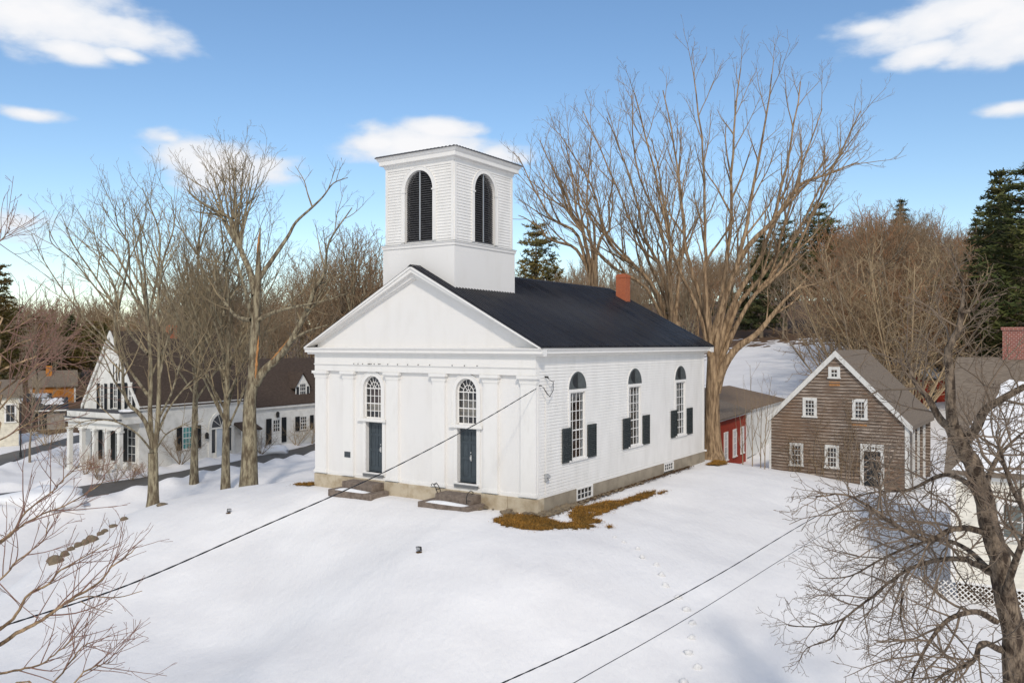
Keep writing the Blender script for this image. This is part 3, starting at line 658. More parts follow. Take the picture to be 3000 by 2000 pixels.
    # side windows
    for i, c in enumerate(cts):
        w = MB(SD); a0, a1, b0, b1 = c - .62, c + .62, 1.20, 3.96
        w.box(a0 - .13, a0, .0, .05, b0, b1); w.box(a1, a1 + .13, .0, .05, b0, b1); w.box(a0 - .13, a1 + .13, 0, .055, b1, b1 + .12); w.box(a0 - .16, a1 + .16, -.05, .09, b0 - .08, b0)
        w.band(arch(c, 4.08, .74, 20, .72), arch(c, 4.08, .80, 20, .78), 0, .045)
        wo = w.build("tall_window", WHITE_TRIM, ch)
        s = MB(SD); n0, n1 = -.06, -.03
        s.box(a0, a0 + .05, n0, n1, b0, b1); s.box(a1 - .05, a1, n0, n1, b0, b1); s.box(a0 + .05, a1 - .05, n0, n1, b0, b0 + .06); s.box(a0 + .05, a1 - .05, n0, n1, b1 - .05, b1)
        for k in range(1, 4):
            x = a0 + (a1 - a0) * k / 4; s.box(x - .014, x + .014, n0, n1 - .006, b0 + .06, b1 - .05)
        for k in range(1, 7):
            z = b0 + (b1 - b0) * k / 7; hh = .026 if k != 3 else .05; s.box(a0 + .05, a1 - .05, n0, n1 - .004, z - hh / 2, z + hh / 2)
        s.build("sash", WHITE_TRIM, wo)
        g = MB(SD); g.box(a0 + .02, a1 - .02, -.058, -.05, b0 + .02, b1 - .02); g.build("pane", GLASS, wo)
        cu = MB(SD); rr = random.Random(i)
        for s_ in (0, 1):
            base = a0 - .05 if s_ == 0 else a1 - .30
            for k in range(5): cu.box(base + k * .085, base + k * .085 + .07, -.30 - .03 * (k % 2), -.29 - .03 * (k % 2), 1.1, 3.98)
        cu.build("curtain", BLIND if i else CURTAIN, wo)
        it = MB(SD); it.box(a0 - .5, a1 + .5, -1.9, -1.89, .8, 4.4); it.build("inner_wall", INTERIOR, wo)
        fan = MB(SD); hf = arch(c, 4.085, .735, 20, .715); fan.prism(hf, .005, .042)
        fan.prism([(c - .5, 4.09)] + [(c - .5 + .5 * (1 - math.cos(t)), 4.09 + .62 * math.sin(t)) for t in [R(90) * k / 8 for k in range(1, 9)]][:0] + [(c + .03, 4.09), (c + .03, 4.77), (c - .01, 4.77), (c - .01, 4.09)], .042, .060)
        fo = fan.build("fanlight_panel", FAN, wo)
        op = MB(SD); op.prism([(c - .03, 4.12)] + [(c - .03 - .42 * math.sin(t), 4.12 + .55 * (1 - math.cos(t)) if False else 4.42 - .30 * math.cos(t)) for t in [math.pi * k / 12 for k in range(1, 12)]] + [(c - .03, 4.72)], .0425, .0455); op.build("louver_gap", BLACKP, wo)
        for a, b in ((c - .62 - .68, c - .62 + .06 if False else c - .56), (c + .80, c + 1.56)): shutter(ch, SD, a, b, 1.14, 2.54, .056)
    # shutter hooks / basement windows
    for a0, a1, z0, z1 in ((2.98, 4.38, -.55, -.03), (11.88, 13.08, -.47, -.06)):
        b = MB(SD); b.box(a0, a1, -.1, .075, z0 + .42 if False else z1 - .06, z1); b.box(a0, a1, -.1, .076, z0, z0 + .06); b.box(a0, a0 + .07, -.1, .074, z0 + .06, z1 - .06); b.box(a1 - .07, a1, -.1, .074, z0 + .06, z1 - .06)
        bo = b.build("basement_window", WHITE_TRIM, ch)
        s = MB(SD); k = 4
        for q in range(k + 1):
            x = a0 + .1 + (a1 - a0 - .2) * q / k; s.box(x - .015, x + .015, .03, .055, z0 + .06, z1 - .06)
        s.box(a0 + .07, a1 - .07, .031, .052, (z0 + z1) / 2 - .012, (z0 + z1) / 2 + .012); s.build("sash", WHITE_TRIM, bo)
        g = MB(SD); g.box(a0 + .05, a1 - .05, .012, .02, z0 + .05, z1 - .05); g.build("pane", GLASS_DARK, bo)
    # meter, conduit, mast bracket
    m = MB(SD); m.box(.50, .66, .02, .13, .62, .90); m.tube([(.58, .13, .80), (.58, .22, .80)], .075, 14); m.build("electric_meter", STEEL, ch)
    m = MB(SD); m.tube([(.58, .04, .9), (.58, .04, 4.35)], .02, 6); m.tube([(.58, .04, .62), (.58, .04, -.3)], .02, 6); m.build("conduit", WHITE_TRIM, ch)
    m = MB(SD); m.tube([(.55, .02, 4.66), (.55, .16, 4.66), (.55, .16, 4.6)], .035, 8); m.build("service_head", IRON, ch)
    m = MB(SD)
    m.tube([(.55, .16, 4.6), (.75, .28, 4.45), (.82, .25, 4.15), (.60, .22, 3.92), (.35, .26, 3.98), (.13, .18, 4.30)], .011, 5)
    m.tube([(.55, .16, 4.6), (.70, .22, 4.50), (.95, .2, 4.52), (.78, .2, 4.3), (.72, .24, 4.05), (.45, .3, 3.90), (.1, .22, 4.28)], .009, 5)
    m.tube([(.09, .0, 4.35), (.09, .16, 4.33)], .02, 6); m.build("service_wires", CABLE, ch)
    # chimney
    c = MB(); c.box(-4.98, -4.36, 16.55, 17.15, 7.6, 9.95); c.build("chimney", BRICK, ch)
    cc = [o for o in ch.children][-1]
    k = MB(); k.box(-5.0, -4.34, 16.53, 17.17, 9.78, 9.87); k.box(-4.9, -4.45, 16.6, 17.0, 9.95, 10.0); k.build("chimney_cap", BRICK, cc)
    # ---- tower
    tl, tr, tf, tb, bz = -8.13, -4.17, .22, 4.72, 10.2
    t = MB(); t.box(tl, tr, tf, tb, 5.9, bz - .14); t.box(tl - .04, tr + .04, tf - .04, tb + .04, bz - .14, bz - .02); t.box(tl - .07, tr + .07, tf - .07, tb + .07, bz - .02, bz + .015); t.build("tower_base", WHITE_FLUSH, ch)
    t = MB(); t.box(tl - .072, tr + .072, tf - .072, tb + .072, bz + .016, bz + .034); t.build("tower_flashing", LEAD, ch)
    i_ = .09; bl, br, bf, bb, z0, z1 = tl + i_, tr - i_, tf + i_, tb - i_, bz + .03, 13.62
    sides = [(frame((bl, bf, 0), (1, 0, 0), (0, -1, 0)), br - bl, 1), (frame((br, bf, 0), (0, 1, 0), (1, 0, 0)), bb - bf, 1), (frame((br, bb, 0), (-1, 0, 0), (0, 1, 0)), br - bl, 0), (frame((bl, bb, 0), (0, -1, 0), (-1, 0, 0)), bb - bf, 0)]
    for M, wd, vis in sides:
        c = wd / 2 + (.12 if wd > 3.9 else .1) * 0; hw = .77; zs, zb = 12.52, bz + .12
        loop = [(c + hw, zb)] + arch(c, zs, hw, 20, .84) + [(c - hw, zb)]
        w = MB(M)
        # clapboards stop under the arch casing
        hl = [(c - hw - .05, c + hw + .05, zb - .2, zs)]
        for q in range(8):
            za = zs + q * .115; 
            if za < zs + .86: hl.append((c - (hw + .05) * math.sqrt(max(0, 1 - ((za - zs) / .9) ** 2)), c + (hw + .05) * math.sqrt(max(0, 1 - ((za - zs) / .9) ** 2)), za, za + .115))
        clap(w, .12, wd - .12, z0, z1, h=.125, t=.027, holes=hl)
        w.sheet([(0, z0), (wd, z0), (wd, z1), (0, z1)], [loop], -.012); w.reveal(loop, 0, -.35)
        w.box(0, .13, -.01, .040, z0, z1); w.box(wd - .13, wd, -.01, .0405, z0, z1); w.box(.13, wd - .13, -.01, .042, z1 - .16, z1)
        w.build("belfry_wall", WHITE, ch)
        tr_ = MB(M); tr_.band(loop, [(c + hw + .15, zb)] + arch(c, zs, hw + .15, 20, .99) + [(c - hw - .15, zb)], 0, .05); tr_.band([(c + hw + .15, zb)] + arch(c, zs, hw + .15, 20, .99) + [(c - hw - .15, zb)], [(c + hw + .19, zb)] + arch(c, zs, hw + .19, 20, 1.03) + [(c - hw - .19, zb)], 0, .065)
        for s_ in (-1, 1): tr_.box(c + s_ * (hw + .08) - .12, c + s_ * (hw + .08) + .12, 0, .075, zs - .06, zs)
        a = tr_.build("louver_casing", WHITE_TRIM, ch)
        lv = MB(M); nsl = 31; ztop = zs + .84
        for q in range(nsl):
            z = zb + .05 + (ztop - zb - .06) * q / nsl
            hwz = hw if z < zs else hw * math.sqrt(max(0, 1 - ((z + .05 - zs) / .84) ** 2))
            if hwz < .08: continue
            lv.hexa([(c - hwz, -.20, z + .075), (c + hwz, -.20, z + .075), (c + hwz, -.195, z + .088), (c - hwz, -.195, z + .088), (c - hwz, -.09, z), (c + hwz, -.09, z), (c + hwz, -.085, z + .013), (c - hwz, -.085, z + .013)])
        lv.box(c - hw, c + hw, -.2, -.06, zb - .03, zb + .06)
        lv.build("louver_slats", SLATE, a)
        mu = MB(M); mu.box(c - .03, c + .03, -.085, -.05, zb + .06, ztop - .01); mu.build("louver_mullion", STEEL, a)
        bk = MB(M); bk.sheet(loop, [], -.34); bk.build("louver_backing", BLACKP, a)
    cn = MB()
    for M, wd, vis in sides:
        m_ = MB(M); e = .31
        prof = [(.0, 13.60), (.05, 13.60), (.07, 13.70), (.22, 13.74), (.225, 13.90), (.27, 13.95), (.31, 14.03), (.31, 14.06), (0, 14.08)]
        i0 = len(cn.v); k = len(prof)
        cn.v += [tuple(M((-n, n, b))) for n, b in prof] + [tuple(M((wd + n, n, b))) for n, b in prof]
        for q in range(k - 1): cn.f.append((i0 + q, i0 + q + 1, i0 + k + q + 1, i0 + k + q))
    cn.build("belfry_cornice", WHITE_TRIM, ch)
    rf = MB(); e = .36; ap = ((bl + br) / 2, (bf + bb) / 2, 14.75); P = [(bl - e, bf - e), (br + e, bf - e), (br + e, bb + e), (bl - e, bb + e)]
    for q in range(4):
        a, b = P[q], P[(q + 1) % 4]; ln = math.hypot(b[0] - a[0], b[1] - a[1]); n = int(ln / .2)
        for j in range(n):
            p0 = [a[0] + (b[0] - a[0]) * j / n, a[1] + (b[1] - a[1]) * j / n]; p1 = [a[0] + (b[0] - a[0]) * (j + 1) / n, a[1] + (b[1] - a[1]) * (j + 1) / n]; pm = [(p0[0] + p1[0]) / 2, (p0[1] + p1[1]) / 2]
            for u, v, zu, zv in ((p0, pm, 14.085, 14.125), (pm, p1, 14.125, 14.085)):
                rf.poly([(*u, zu), (*v, zv), ap]); rf.poly([(*u, 14.055), (*v, 14.055), (*v, zv), (*u, zu)])
    rf.build("belfry_roof", SLATE, ch)
    sf = MB(); sf.box(bl - .35, br + .35, bf - .35, bb + .35, 14.045, 14.06); sf.build("belfry_soffit", WHITE_TRIM, ch)
    # steps
    for i, (x0, x1, top, lx0, lx1, lbl) in enumerate([(-9.55, -7.75, -.06, -9.95, -7.4, "brown stone steps below the left church door, snow on the lower tread"), (-4.3, -2.55, -.06, -4.85, -2.3, "brown stone steps below the right church door, iron scrapers at both ends")]):
        st = thing("stone_steps", lbl, "steps", chw((x0 + x1) / 2, -.7, -.6), CH_R); cx = (x0 + x1) / 2
        u = MB(); u.box(x0 - cx, x1 - cx, -.17, .57, .22, .54); u.build("upper_step", STEPSTONE, st, bevel=.02)
        l = MB(); l.box(lx0 - cx, lx1 - cx, -.62, .5, -.2, .22); l.build("lower_step", STEPSTONE, st, bevel=.03)
        s = MB(); n = 14; 
        pts = []
        sx0, sx1 = (lx0 + .35 - cx, x0 + 1.75 - cx)
        for k in range(n + 1):
            for q in range(5):
                t = k / n; uu = q / 4; e = (math.sin(math.pi * t) ** .5 if 0 < t < 1 else 0) * (math.sin(math.pi * uu) ** .6 if 0 < uu < 1 else 0)
                s.v.append((sx0 + (sx1 - sx0) * t, -.60 + (.40 + .05 * math.sin(t * 7)) * uu, .215 + .10 * e))
        for k in range(n):
            for q in range(4): s.f.append((k * 5 + q, (k + 1) * 5 + q, (k + 1) * 5 + q + 1, k * 5 + q + 1))
        s.build("snow_patch", SNOW_MAT, st, smooth=True)
        if i == 1:
            for sx, lb in ((x0 - cx + .06, "scrolled iron boot scraper at left end of the right church steps"), (x1 - cx - .1, "hoop shaped iron boot scraper at right end of the right church steps")):
                b = MB(); 
                if sx < 0:
                    for d in (0, .22):
                        b.tube([(sx, -.1 + d, .54), (sx - .02, -.2 + d, .78), (sx - .16, -.2 + d, .92), (sx - .24, -.2 + d, .88), (sx - .22, -.2 + d, .82)], .016, 6)
                    b.tube([(sx - .01, -.2, .68), (sx - .01, .02, .68)], .014, 6); b.tube([(sx - .12, -.2, .88), (sx - .12, .02, .88)], .014, 6)
                else:
                    b.tube([(sx, -.26, .3), (sx, -.28, .54), (sx + .02, -.2, .70), (sx + .06, -.08, .78), (sx + .1, .03, .72), (sx + .08, .06, .64), (sx + .04, .0, .64)], .016, 6)
                    b.tube([(sx, -.27, .42), (sx + .2, -.27, .42)], .014, 6)
                bo = b.build("boot_scraper", IRON); bo.matrix_world = st.matrix_basis.copy() if False else Matrix.LocRotScale(st.location, st.rotation_euler.to_quaternion(), None)
                tag(bo, lb, "boot scraper", "boot scrapers on the church steps")
    return ch
CHURCH = build_church()

# ---------------------------------------------------------------- trees
class Tree:
    """wood: trunk and limbs; twigs: everything thinner"""
    def __init__(s, seed): s.r = random.Random(seed); s.W = ([], []); s.T = ([], [])
    def tube(s, store, pts, rad, n):
        v, f = store; i = len(v); k = len(pts); ref = None; cs = [(math.cos(2 * math.pi * q / n), math.sin(2 * math.pi * q / n)) for q in range(n)]
        for j in range(k):
            p = pts[j]; t = (pts[j + 1] - p) if j < k - 1 else (p - pts[j - 1])
            if t.length < 1e-6: t = Vector((0, 0, 1))
            t = t.normalized()
            ref = t.orthogonal().normalized() if ref is None else (ref - t * ref.dot(t))
            if ref.length < 1e-4: ref = t.orthogonal()
            ref = ref.normalized(); b = t.cross(ref); r = rad[j]
            for c, q in cs: v.append(p + ref * (c * r) + b * (q * r))
        for j in range(k - 1):
            for q in range(n): f.append((i + j * n + q, i + j * n + (q + 1) % n, i + (j + 1) * n + (q + 1) % n, i + (j + 1) * n + q))
    def smooth(s, pts, m=4):
        pts = [Vector(p) for p in pts]
        if len(pts) < 3: m = max(m, 3)
        P = [pts[0] * 2 - pts[1]] + pts + [pts[-1] * 2 - pts[-2]]; o = []
        for i in range(1, len(P) - 2):
            a, b, c, d = P[i - 1:i + 3]
            for k in range(m):
                t = k / m; o.append(.5 * ((2 * b) + (c - a) * t + (2 * a - 5 * b + 4 * c - d) * t * t + (3 * b - 3 * c + d - a) * t ** 3))
        return o + [pts[-1]]
    def limb(s, pts, r0, r1, lvl, prm, wob=.0, start=.15, m=4, flare=0):
        pts = s.smooth(pts, m); L = sum((pts[i + 1] - pts[i]).length for i in range(len(pts) - 1)); n = len(pts)
        if wob:
            for i in range(1, n): pts[i] = pts[i] + Vector((s.r.uniform(-1, 1), s.r.uniform(-1, 1), s.r.uniform(-.6, .6))) * wob
        rad = [max(r1, r0 + (r1 - r0) * (i / (n - 1)) ** .85) for i in range(n)]
        if flare:
            for i in range(n): rad[i] += flare * math.exp(-i / max(1, n * .06))
        s.tube(s.W if lvl <= 1 or lvl == 9 else s.T, pts, rad, 12 if r0 > .2 else 7 if r0 > .07 else 5 if r0 > .03 else 3)
        s.kids(pts, rad, L, lvl, prm, start)
    def kids(s, pts, rad, L, lvl, prm, start=.15):
        if lvl + 1 >= len(prm['len']): return
        k = lvl + 1; dens = prm['dens'][k]; cnt = L * (1 - start) * dens; cnt = int(cnt) + (s.r.random() < cnt % 1); az = s.r.uniform(0, 6.28); n = len(pts)
        for q in range(cnt):
            t = start + (1 - start) * (q + s.r.random()) / cnt; x = t * (n - 1); i = min(int(x), n - 2); p = pts[i].lerp(pts[i + 1], x - i)
            d = (pts[i + 1] - pts[i]).normalized(); az += 2.4 + s.r.uniform(-.5, .5)
            u = d.orthogonal().normalized(); w = d.cross(u); side = u * math.cos(az) + w * math.sin(az)
            flat = prm.get('flat', 0); side.z *= (1 - flat); side = (side + Vector((0, 0, prm['up'][k]))).normalized()
            ang = R(prm['ang'][k]) * s.r.uniform(.7, 1.3); dd = (d * math.cos(ang) + side * math.sin(ang)).normalized()
            l = prm['len'][k] * s.r.uniform(.55, 1.25) * (1.15 - .6 * t) * min(1.2, max(.5, L / (prm['len'][lvl] or L)) if lvl else 1)
            r = min(rad[i] * .7, prm['rad'][k] * s.r.uniform(.7, 1.2) * (l / prm['len'][k]) ** .7)
            s.grow(p, dd, l, r, k, prm)
    def grow(s, p, d, l, r, lvl, prm):
        last = lvl + 1 >= len(prm['len']); ns = 3 if last else 4 if lvl > 2 else 6; st = l / ns; pts = [p.copy()]; rad = [r]; j = prm['jit'][lvl]; tr = prm['trop'][lvl]; rt = prm.get('tip', .004)
        for q in range(ns):
            d = (d + Vector((s.r.gauss(0, j), s.r.gauss(0, j), s.r.gauss(0, j) + tr))).normalized(); p = p + d * st; pts.append(p); rad.append(r + (max(rt, r * .3) - r) * (q + 1) / ns)
        s.tube(s.W if lvl <= 1 and r > .05 else s.T, pts, rad, 6 if r > .06 else 4 if r > .025 else 3)
        s.kids(pts, rad, l, lvl, prm, prm.get('start', .2))
    def mesh(s, store, name, mt):
        v, f = store; me = bpy.data.meshes.new(name); V = np.array([tuple(q) for q in v], np.float32); me.vertices.add(len(V)); me.vertices.foreach_set('co', V.ravel())
        q = np.array(f, np.int32); me.loops.add(q.size); me.polygons.add(len(q)); me.loops.foreach_set('vertex_index', q.ravel())
        me.polygons.foreach_set('loop_start', np.arange(0, q.size, 4, dtype=np.int32)); me.polygons.foreach_set('loop_total', np.full(len(q), 4, np.int32)); me.polygons.foreach_set('use_smooth', np.ones(len(q), bool))
        me.update(); me.materials.append(mt); return me
    def make(s, name, label, loc, bark, twig, group=None, cat="tree", wname="trunk", tname="crown"):
        t = thing(name, label, cat, loc, 0, group)
        for st, nm, mt in ((s.W, wname, bark), (s.T, tname, twig)):
            if st[0]:
                o = bpy.data.objects.new(nm, s.mesh(st, nm, mt)); COL.objects.link(o); o.parent = t
        return t
# level: 0 limb 1 branch 2 branchlet 3 twig 4 fine twig
def prm(l, dens, ang, up, jit, trop, rad, **k): return dict(len=l, dens=dens, ang=ang, up=up, jit=jit, trop=trop, rad=rad, **k)
MAPLE = prm([9, 4.2, 2.2, 1.1, .6], [0, 1.1, 1.9, 3.0, 3.4], [0, 38, 38, 38, 40], [0, .5, .4, .3, .2], [0, .07, .08, .10, .12], [0, .07, .05, .05, .03], [0, .075, .032, .015, .010], tip=.007)
BUSHY = prm([7, 3.2, 1.7, .9, .5], [0, 1.5, 2.1, 2.8, 3.0], [0, 42, 42, 42, 42], [0, .35, .3, .25, .2], [0, .09, .10, .12, .13], [0, .06, .05, .04, .03], [0, .06, .028, .014, .010], tip=.007)

def fan_tree(T, base, split, tops, r_tr, r_l, prm_, top_r=.03, ctrl=(.52, .40), start=.25, dspread=3.0):
    for k, (tx, ty, dd) in enumerate(tops):
        e = at(tx, ty, split.y + dd); m = Vector((split.x + (e.x - split.x) * ctrl[0], split.y + (e.y - split.y) * ctrl[0], split.z + (e.z - split.z) * ctrl[1]))
        m2 = Vector((split.x + (e.x - split.x) * (ctrl[0] * .45), split.y + (e.y - split.y) * (ctrl[0] * .45), split.z + (e.z - split.z) * (ctrl[1] * .52)))
        s0 = base.lerp(split, T.r.uniform(.72, 1.0)); j = lambda a: Vector((T.r.uniform(-a, a), T.r.uniform(-a, a), T.r.uniform(-a, a) * .5))
        T.limb([s0 - base, m2 + j(.25) - base, m + j(.5) - base, m.lerp(e, .5) + j(.45) - base, e - base], r_l * T.r.uniform(.75, 1.1), top_r, 0, prm_, wob=.05, start=start)
Z8 = lambda x, y: (1480 + x / 1.508, 60 + y / 1.508)
def big_maples():
    D = 47.6
    base = at(2088, 1352, D); base.z = hz(base.x, base.y) - .15; T = Tree(11)
    sp = at(*Z8(920, 1480), D)
    T.limb([Vector((0, 0, 0)), (sp - base) * .5 + Vector((-.05, 0, 0)), sp - base], .48, .34, 9, MAPLE, flare=.28)
    z = lambda x, y, d: (*Z8(x, y), d)
    tops = [z(575, 320, -2.5), z(700, 310, 1.5), z(830, 230, -1), z(1040, 210, 2.5), z(1180, 240, -2), z(1310, 270, .5), z(1400, 390, 3), z(1570, 400, -1.5), z(1520, 510, 1.5)]
    fan_tree(T, base, sp, tops, .8, .19, MAPLE, start=.34)
    P = lambda x, y, d: at(*Z8(x, y), D + d) - base
    T.limb([P(930, 1640, 0), P(960, 1540, -.3), P(1020, 1450, -.6), P(1110, 1385, -1.0), P(1190, 1290, -1.3), P(1250, 1220, -1.6), P(1330, 1150, -1.8)], .30, .04, 0, MAPLE, start=.5)
    T.limb([P(905, 1420, 0), P(1040, 1050, -1.0), P(1190, 880, -1.8), P(1300, 730, -2.2), P(1420, 680, -2.6), P(1560, 625, -3)], .2, .03, 0, MAPLE, start=.3)
    # burl
    T.make("maple_tree", "largest bare tree, thick tan trunk rising behind the back corner of the church", base, BARK_TAN, TWIG_TAN)
    D = 55; base = at(1965, 1400, D); base.z = hz(base.x, base.y) - .15; T = Tree(12); sp = at(*Z8(752, 1330), D)
    T.limb([Vector((0, 0, 0)), (sp - base) * .5, sp - base], .46, .34, 9, MAPLE, flare=.2)
    fan_tree(T, base, sp, [z(240, 500, 0), z(345, 400, 2), z(450, 430, -2), z(250, 560, 1), z(560, 330, 2), z(150, 690, -2), z(650, 520, -3), z(780, 470, 3)], .6, .18, MAPLE, ctrl=(.5, .42))
    T.make("maple_tree", "spreading bare tree rising behind the church roof beside the brick chimney", base, BARK_TAN, TWIG_TAN)
    D = 62; base = at(1748, 1400, D); base.z = hz(base.x, base.y) - .15; T = Tree(13); sp = at(*Z8(390, 1060), D)
    T.limb([Vector((0, 0, 0)), (sp - base) * .5, sp - base], .42, .32, 9, MAPLE)
    fan_tree(T, base, sp, [z(60, 600, 0), z(150, 530, 2), z(260, 520, -2), z(380, 520, 1), z(60, 860, 1), z(330, 640, 2), z(480, 700, -2)], .6, .17, MAPLE, ctrl=(.5, .42))
    T.make("maple_tree", "bare tree between the bell tower and the brick chimney, behind the roof ridge", base, BARK_TAN, TWIG_TAN)
big_maples()

Z6 = lambda x, y: (400 + x / 2.376, 440 + y / 2.376)
ZL = lambda x, y: (x / 2.6125, 500 + y / 2.6125)
Z5 = lambda x, y: (180 + x / 2.8, 940 + y / 2.8)
def left_trees():
    # the split tree beside the church
    D = 43.0; b = at(728, 1418, D); b.z = hz(b.x, b.y) - .12; T = Tree(21); K = BUSHY
    P = lambda z, x, y, d=0: at(*z(x, y), D + d) - b
    T.limb([(0, 0, 0), P(Z5, 1545, 1000), P(Z5, 1545, 700), P(Z5, 1575, 430), P(Z6, 825, 1250), P(Z6, 838, 1000), P(Z6, 850, 800)], .43, .15, 9, K, flare=.12)
    T.limb([P(Z6, 846, 840), P(Z6, 850, 700), P(Z6, 856, 600), P(Z6, 862, 540)], .15, .03, 9, K)
    T.limb([P(Z5, 1590, 520), P(Z5, 1660, 410), P(Z5, 1790, 290), P(Z5, 1890, 150, -.5), P(Z6, 1180, 1130, -.8), P(Z6, 1240, 970, -1), P(Z6, 1310, 850, -1.2), P(Z6, 1340, 640, -1.4), P(Z6, 1500, 400, -1.6)], .25, .025, 0, K, start=.35)
    T.limb([P(Z6, 1100, 1310, -.6), P(Z6, 1190, 1260, -1), P(Z6, 1330, 1215, -1.5)], .09, .03, 1, K, start=.4)
    T.limb([P(Z6, 850, 900), P(Z6, 910, 810, .2), P(Z6, 1000, 680, .5), P(Z6, 1060, 590, .8), P(Z6, 1110, 500, 1), P(Z6, 1225, 395, 1.1), P(Z6, 1300, 320, 1.2), P(Z6, 1370, 230, 1.3), P(Z6, 1470, 190, 1.4)], .14, .02, 1, K, start=.72)
    T.limb([P(Z6, 1222, 392, 1.1), P(Z6, 1190, 300, 1), P(Z6, 1165, 210, 1), P(Z6, 1105, 110, .9)], .05, .015, 2, K, start=.3)
    T.limb([P(Z6, 825, 1010), P(Z6, 790, 850, .5), P(Z6, 735, 720, 1), P(Z6, 690, 590, 1.3), P(Z6, 655, 480, 1.5), P(Z6, 510, 400, 1.8), P(Z6, 400, 330, 2), P(Z6, 335, 250, 2)], .2, .02, 0, K, start=.35)
    for tx, ty, d in ((690, 30, 1), (740, 90, 2), (640, 60, 3), (590, 100, .5), (530, 150, 2.5), (820, 110, 2.8), (860, 160, 1.2), (480, 190, 3)):
        T.limb([P(Z6, 720, 690, 1), P(Z6, 690 + (tx - 690) * .35, 520, 1 + d * .2), P(Z6, 690 + (tx - 690) * .75, 300, 1 + d * .6), P(Z6, tx, ty, d + .5)], .10, .015, 0, K, start=.25)
    T.limb([P(Z6, 805, 1160), P(Z6, 770, 1030, -.5), P(Z6, 720, 850, -1), P(Z6, 680, 720, -1.3), P(Z6, 600, 560, -1.6)], .12, .02, 0, K, start=.35)
    T.limb([P(Z6, 835, 1190), P(Z6, 940, 1135, -.4), P(Z6, 1100, 1090, -1.0), P(Z6, 1300, 1050, -1.6), P(Z6, 1500, 985, -2.2)], .13, .02, 0, K, start=.3)
    T.limb([P(Z6, 800, 1180), P(Z6, 700, 1160, .8), P(Z6, 640, 1090, 1.2), P(Z6, 560, 980, 1.6), P(Z6, 540, 800, 2)], .13, .02, 0, K, start=.35)
    t = T.make("split_tree", "tallest left tree with split orange wood and a broken snag, beside the church front", b, BARK_LICHEN, TWIG_LIT)
    for q, r_ in (([P(Z5, 1592, 470), P(Z5, 1600, 360), P(Z5, 1612, 230), P(Z5, 1622, 120)], [.02, .07, .06, .01]), ([P(Z5, 1720, 320), P(Z5, 1790, 250), P(Z5, 1870, 145, -.5)], [.01, .06, .01]), ([P(Z6, 842, 720), P(Z6, 852, 640), P(Z6, 858, 570)], [.01, .05, .01])):
        m = MB(); off = Vector((.05, -.20, 0)) if len(q) == 4 else Vector((-.03, -.10, .05)) if q[0].x > 1.2 else Vector((0, -.10, 0))
        pp = T.smooth([v + off for v in q], 5); rr_ = np.interp(np.linspace(0, 1, len(pp)), np.linspace(0, 1, len(r_)), r_); pp = [p + Vector((T.r.uniform(-.02, .02), 0, 0)) for p in pp]
        m.tube(pp, [float(a) * T.r.uniform(.7, 1.2) for a in rr_], 6); m.build("split_wood", FRESHWOOD, t)
    # two stemmed tree further left
    D = 41.5; b = at(449, 1480, D); b.z = hz(b.x, b.y) - .1; T = Tree(22)
    T.limb([(0, 0, 0), P(Z5, 755, 1300), P(Z5, 752, 1080)], .27, .23, 9, K, flare=.07)
    T.limb([P(Z5, 750, 1100), P(Z5, 738, 930), P(Z5, 728, 700), P(Z5, 735, 400), P(ZL, 1140, 1150), P(ZL, 1200, 820, .5), P(ZL, 1222, 500, .8), P(ZL, 1150, 280, 1), P(ZL, 1085, 130, 1.2)], .15, .018, 0, K, start=.3)
    T.limb([P(Z5, 765, 1080), P(Z5, 790, 850), P(Z5, 802, 560), P(ZL, 1215, 1400), P(ZL, 1212, 1000, -.4), P(ZL, 1245, 700, -.8), P(ZL, 1330, 430, -1), P(ZL, 1310, 200, -1.2)], .15, .018, 0, K, start=.3)
    T.limb([P(Z5, 735, 960), P(Z5, 690, 830, -.3), P(Z5, 620, 740, -.6), P(Z5, 560, 690, -.8), P(Z5, 510, 560, -1.2), P(Z5, 500, 350, -1.6), P(Z5, 440, 180, -2), P(ZL, 870, 1090, -2.2), P(ZL, 780, 960, -2.4), P(ZL, 560, 690, -2.8), P(ZL, 400, 560, -3), P(ZL, 375, 450, -3)], .12, .015, 0, K, start=.3)
    T.limb([P(Z5, 735, 640), P(Z5, 660, 540, .5), P(Z5, 560, 400, 1), P(Z5, 480, 270, 1.5), P(ZL, 650, 1120, 1.8), P(ZL, 500, 940, 2), P(ZL, 330, 680, 2.2), P(ZL, 240, 480, 2.4)], .10, .014, 0, K, start=.25)
    T.limb([P(ZL, 1135, 1400), P(ZL, 1000, 1250, 1), P(ZL, 900, 1080, 1.3), P(ZL, 720, 800, 1.6), P(ZL, 560, 560, 2), P(ZL, 470, 340, 2.3)], .10, .014, 0, K, start=.25)
    T.limb([P(ZL, 900, 1080, 1.2), P(ZL, 880, 900, 1.2), P(ZL, 760, 640, 1.8), P(ZL, 680, 300, 2)], .07, .014, 0, K, start=.2)
    T.limb([P(ZL, 900, 1080, 1.2), P(ZL, 990, 620, 1.0), P(ZL, 900, 420, .6), P(ZL, 880, 260, .4)], .07, .014, 0, K, start=.2)
    for tx, ty, d in ((1000, 260, 0), (1060, 330, 2), (760, 480, -1), (640, 560, 3)): T.limb([P(ZL, 1140, 1200), P(ZL, 1140 + (tx - 1140) * .3, 900, d * .4), P(ZL, 1140 + (tx - 1140) * .7, 560 + (ty - 260) * .3, d * .8), P(ZL, tx, ty, d)], .08, .014, 0, K, start=.25)
    T.limb([P(Z5, 800, 800), P(Z5, 900, 600, -1), P(Z5, 960, 400, -1.5), P(Z5, 1010, 200, -2), P(Z5, 1040, 0, -2.4)], .07, .014, 0, K, start=.2)
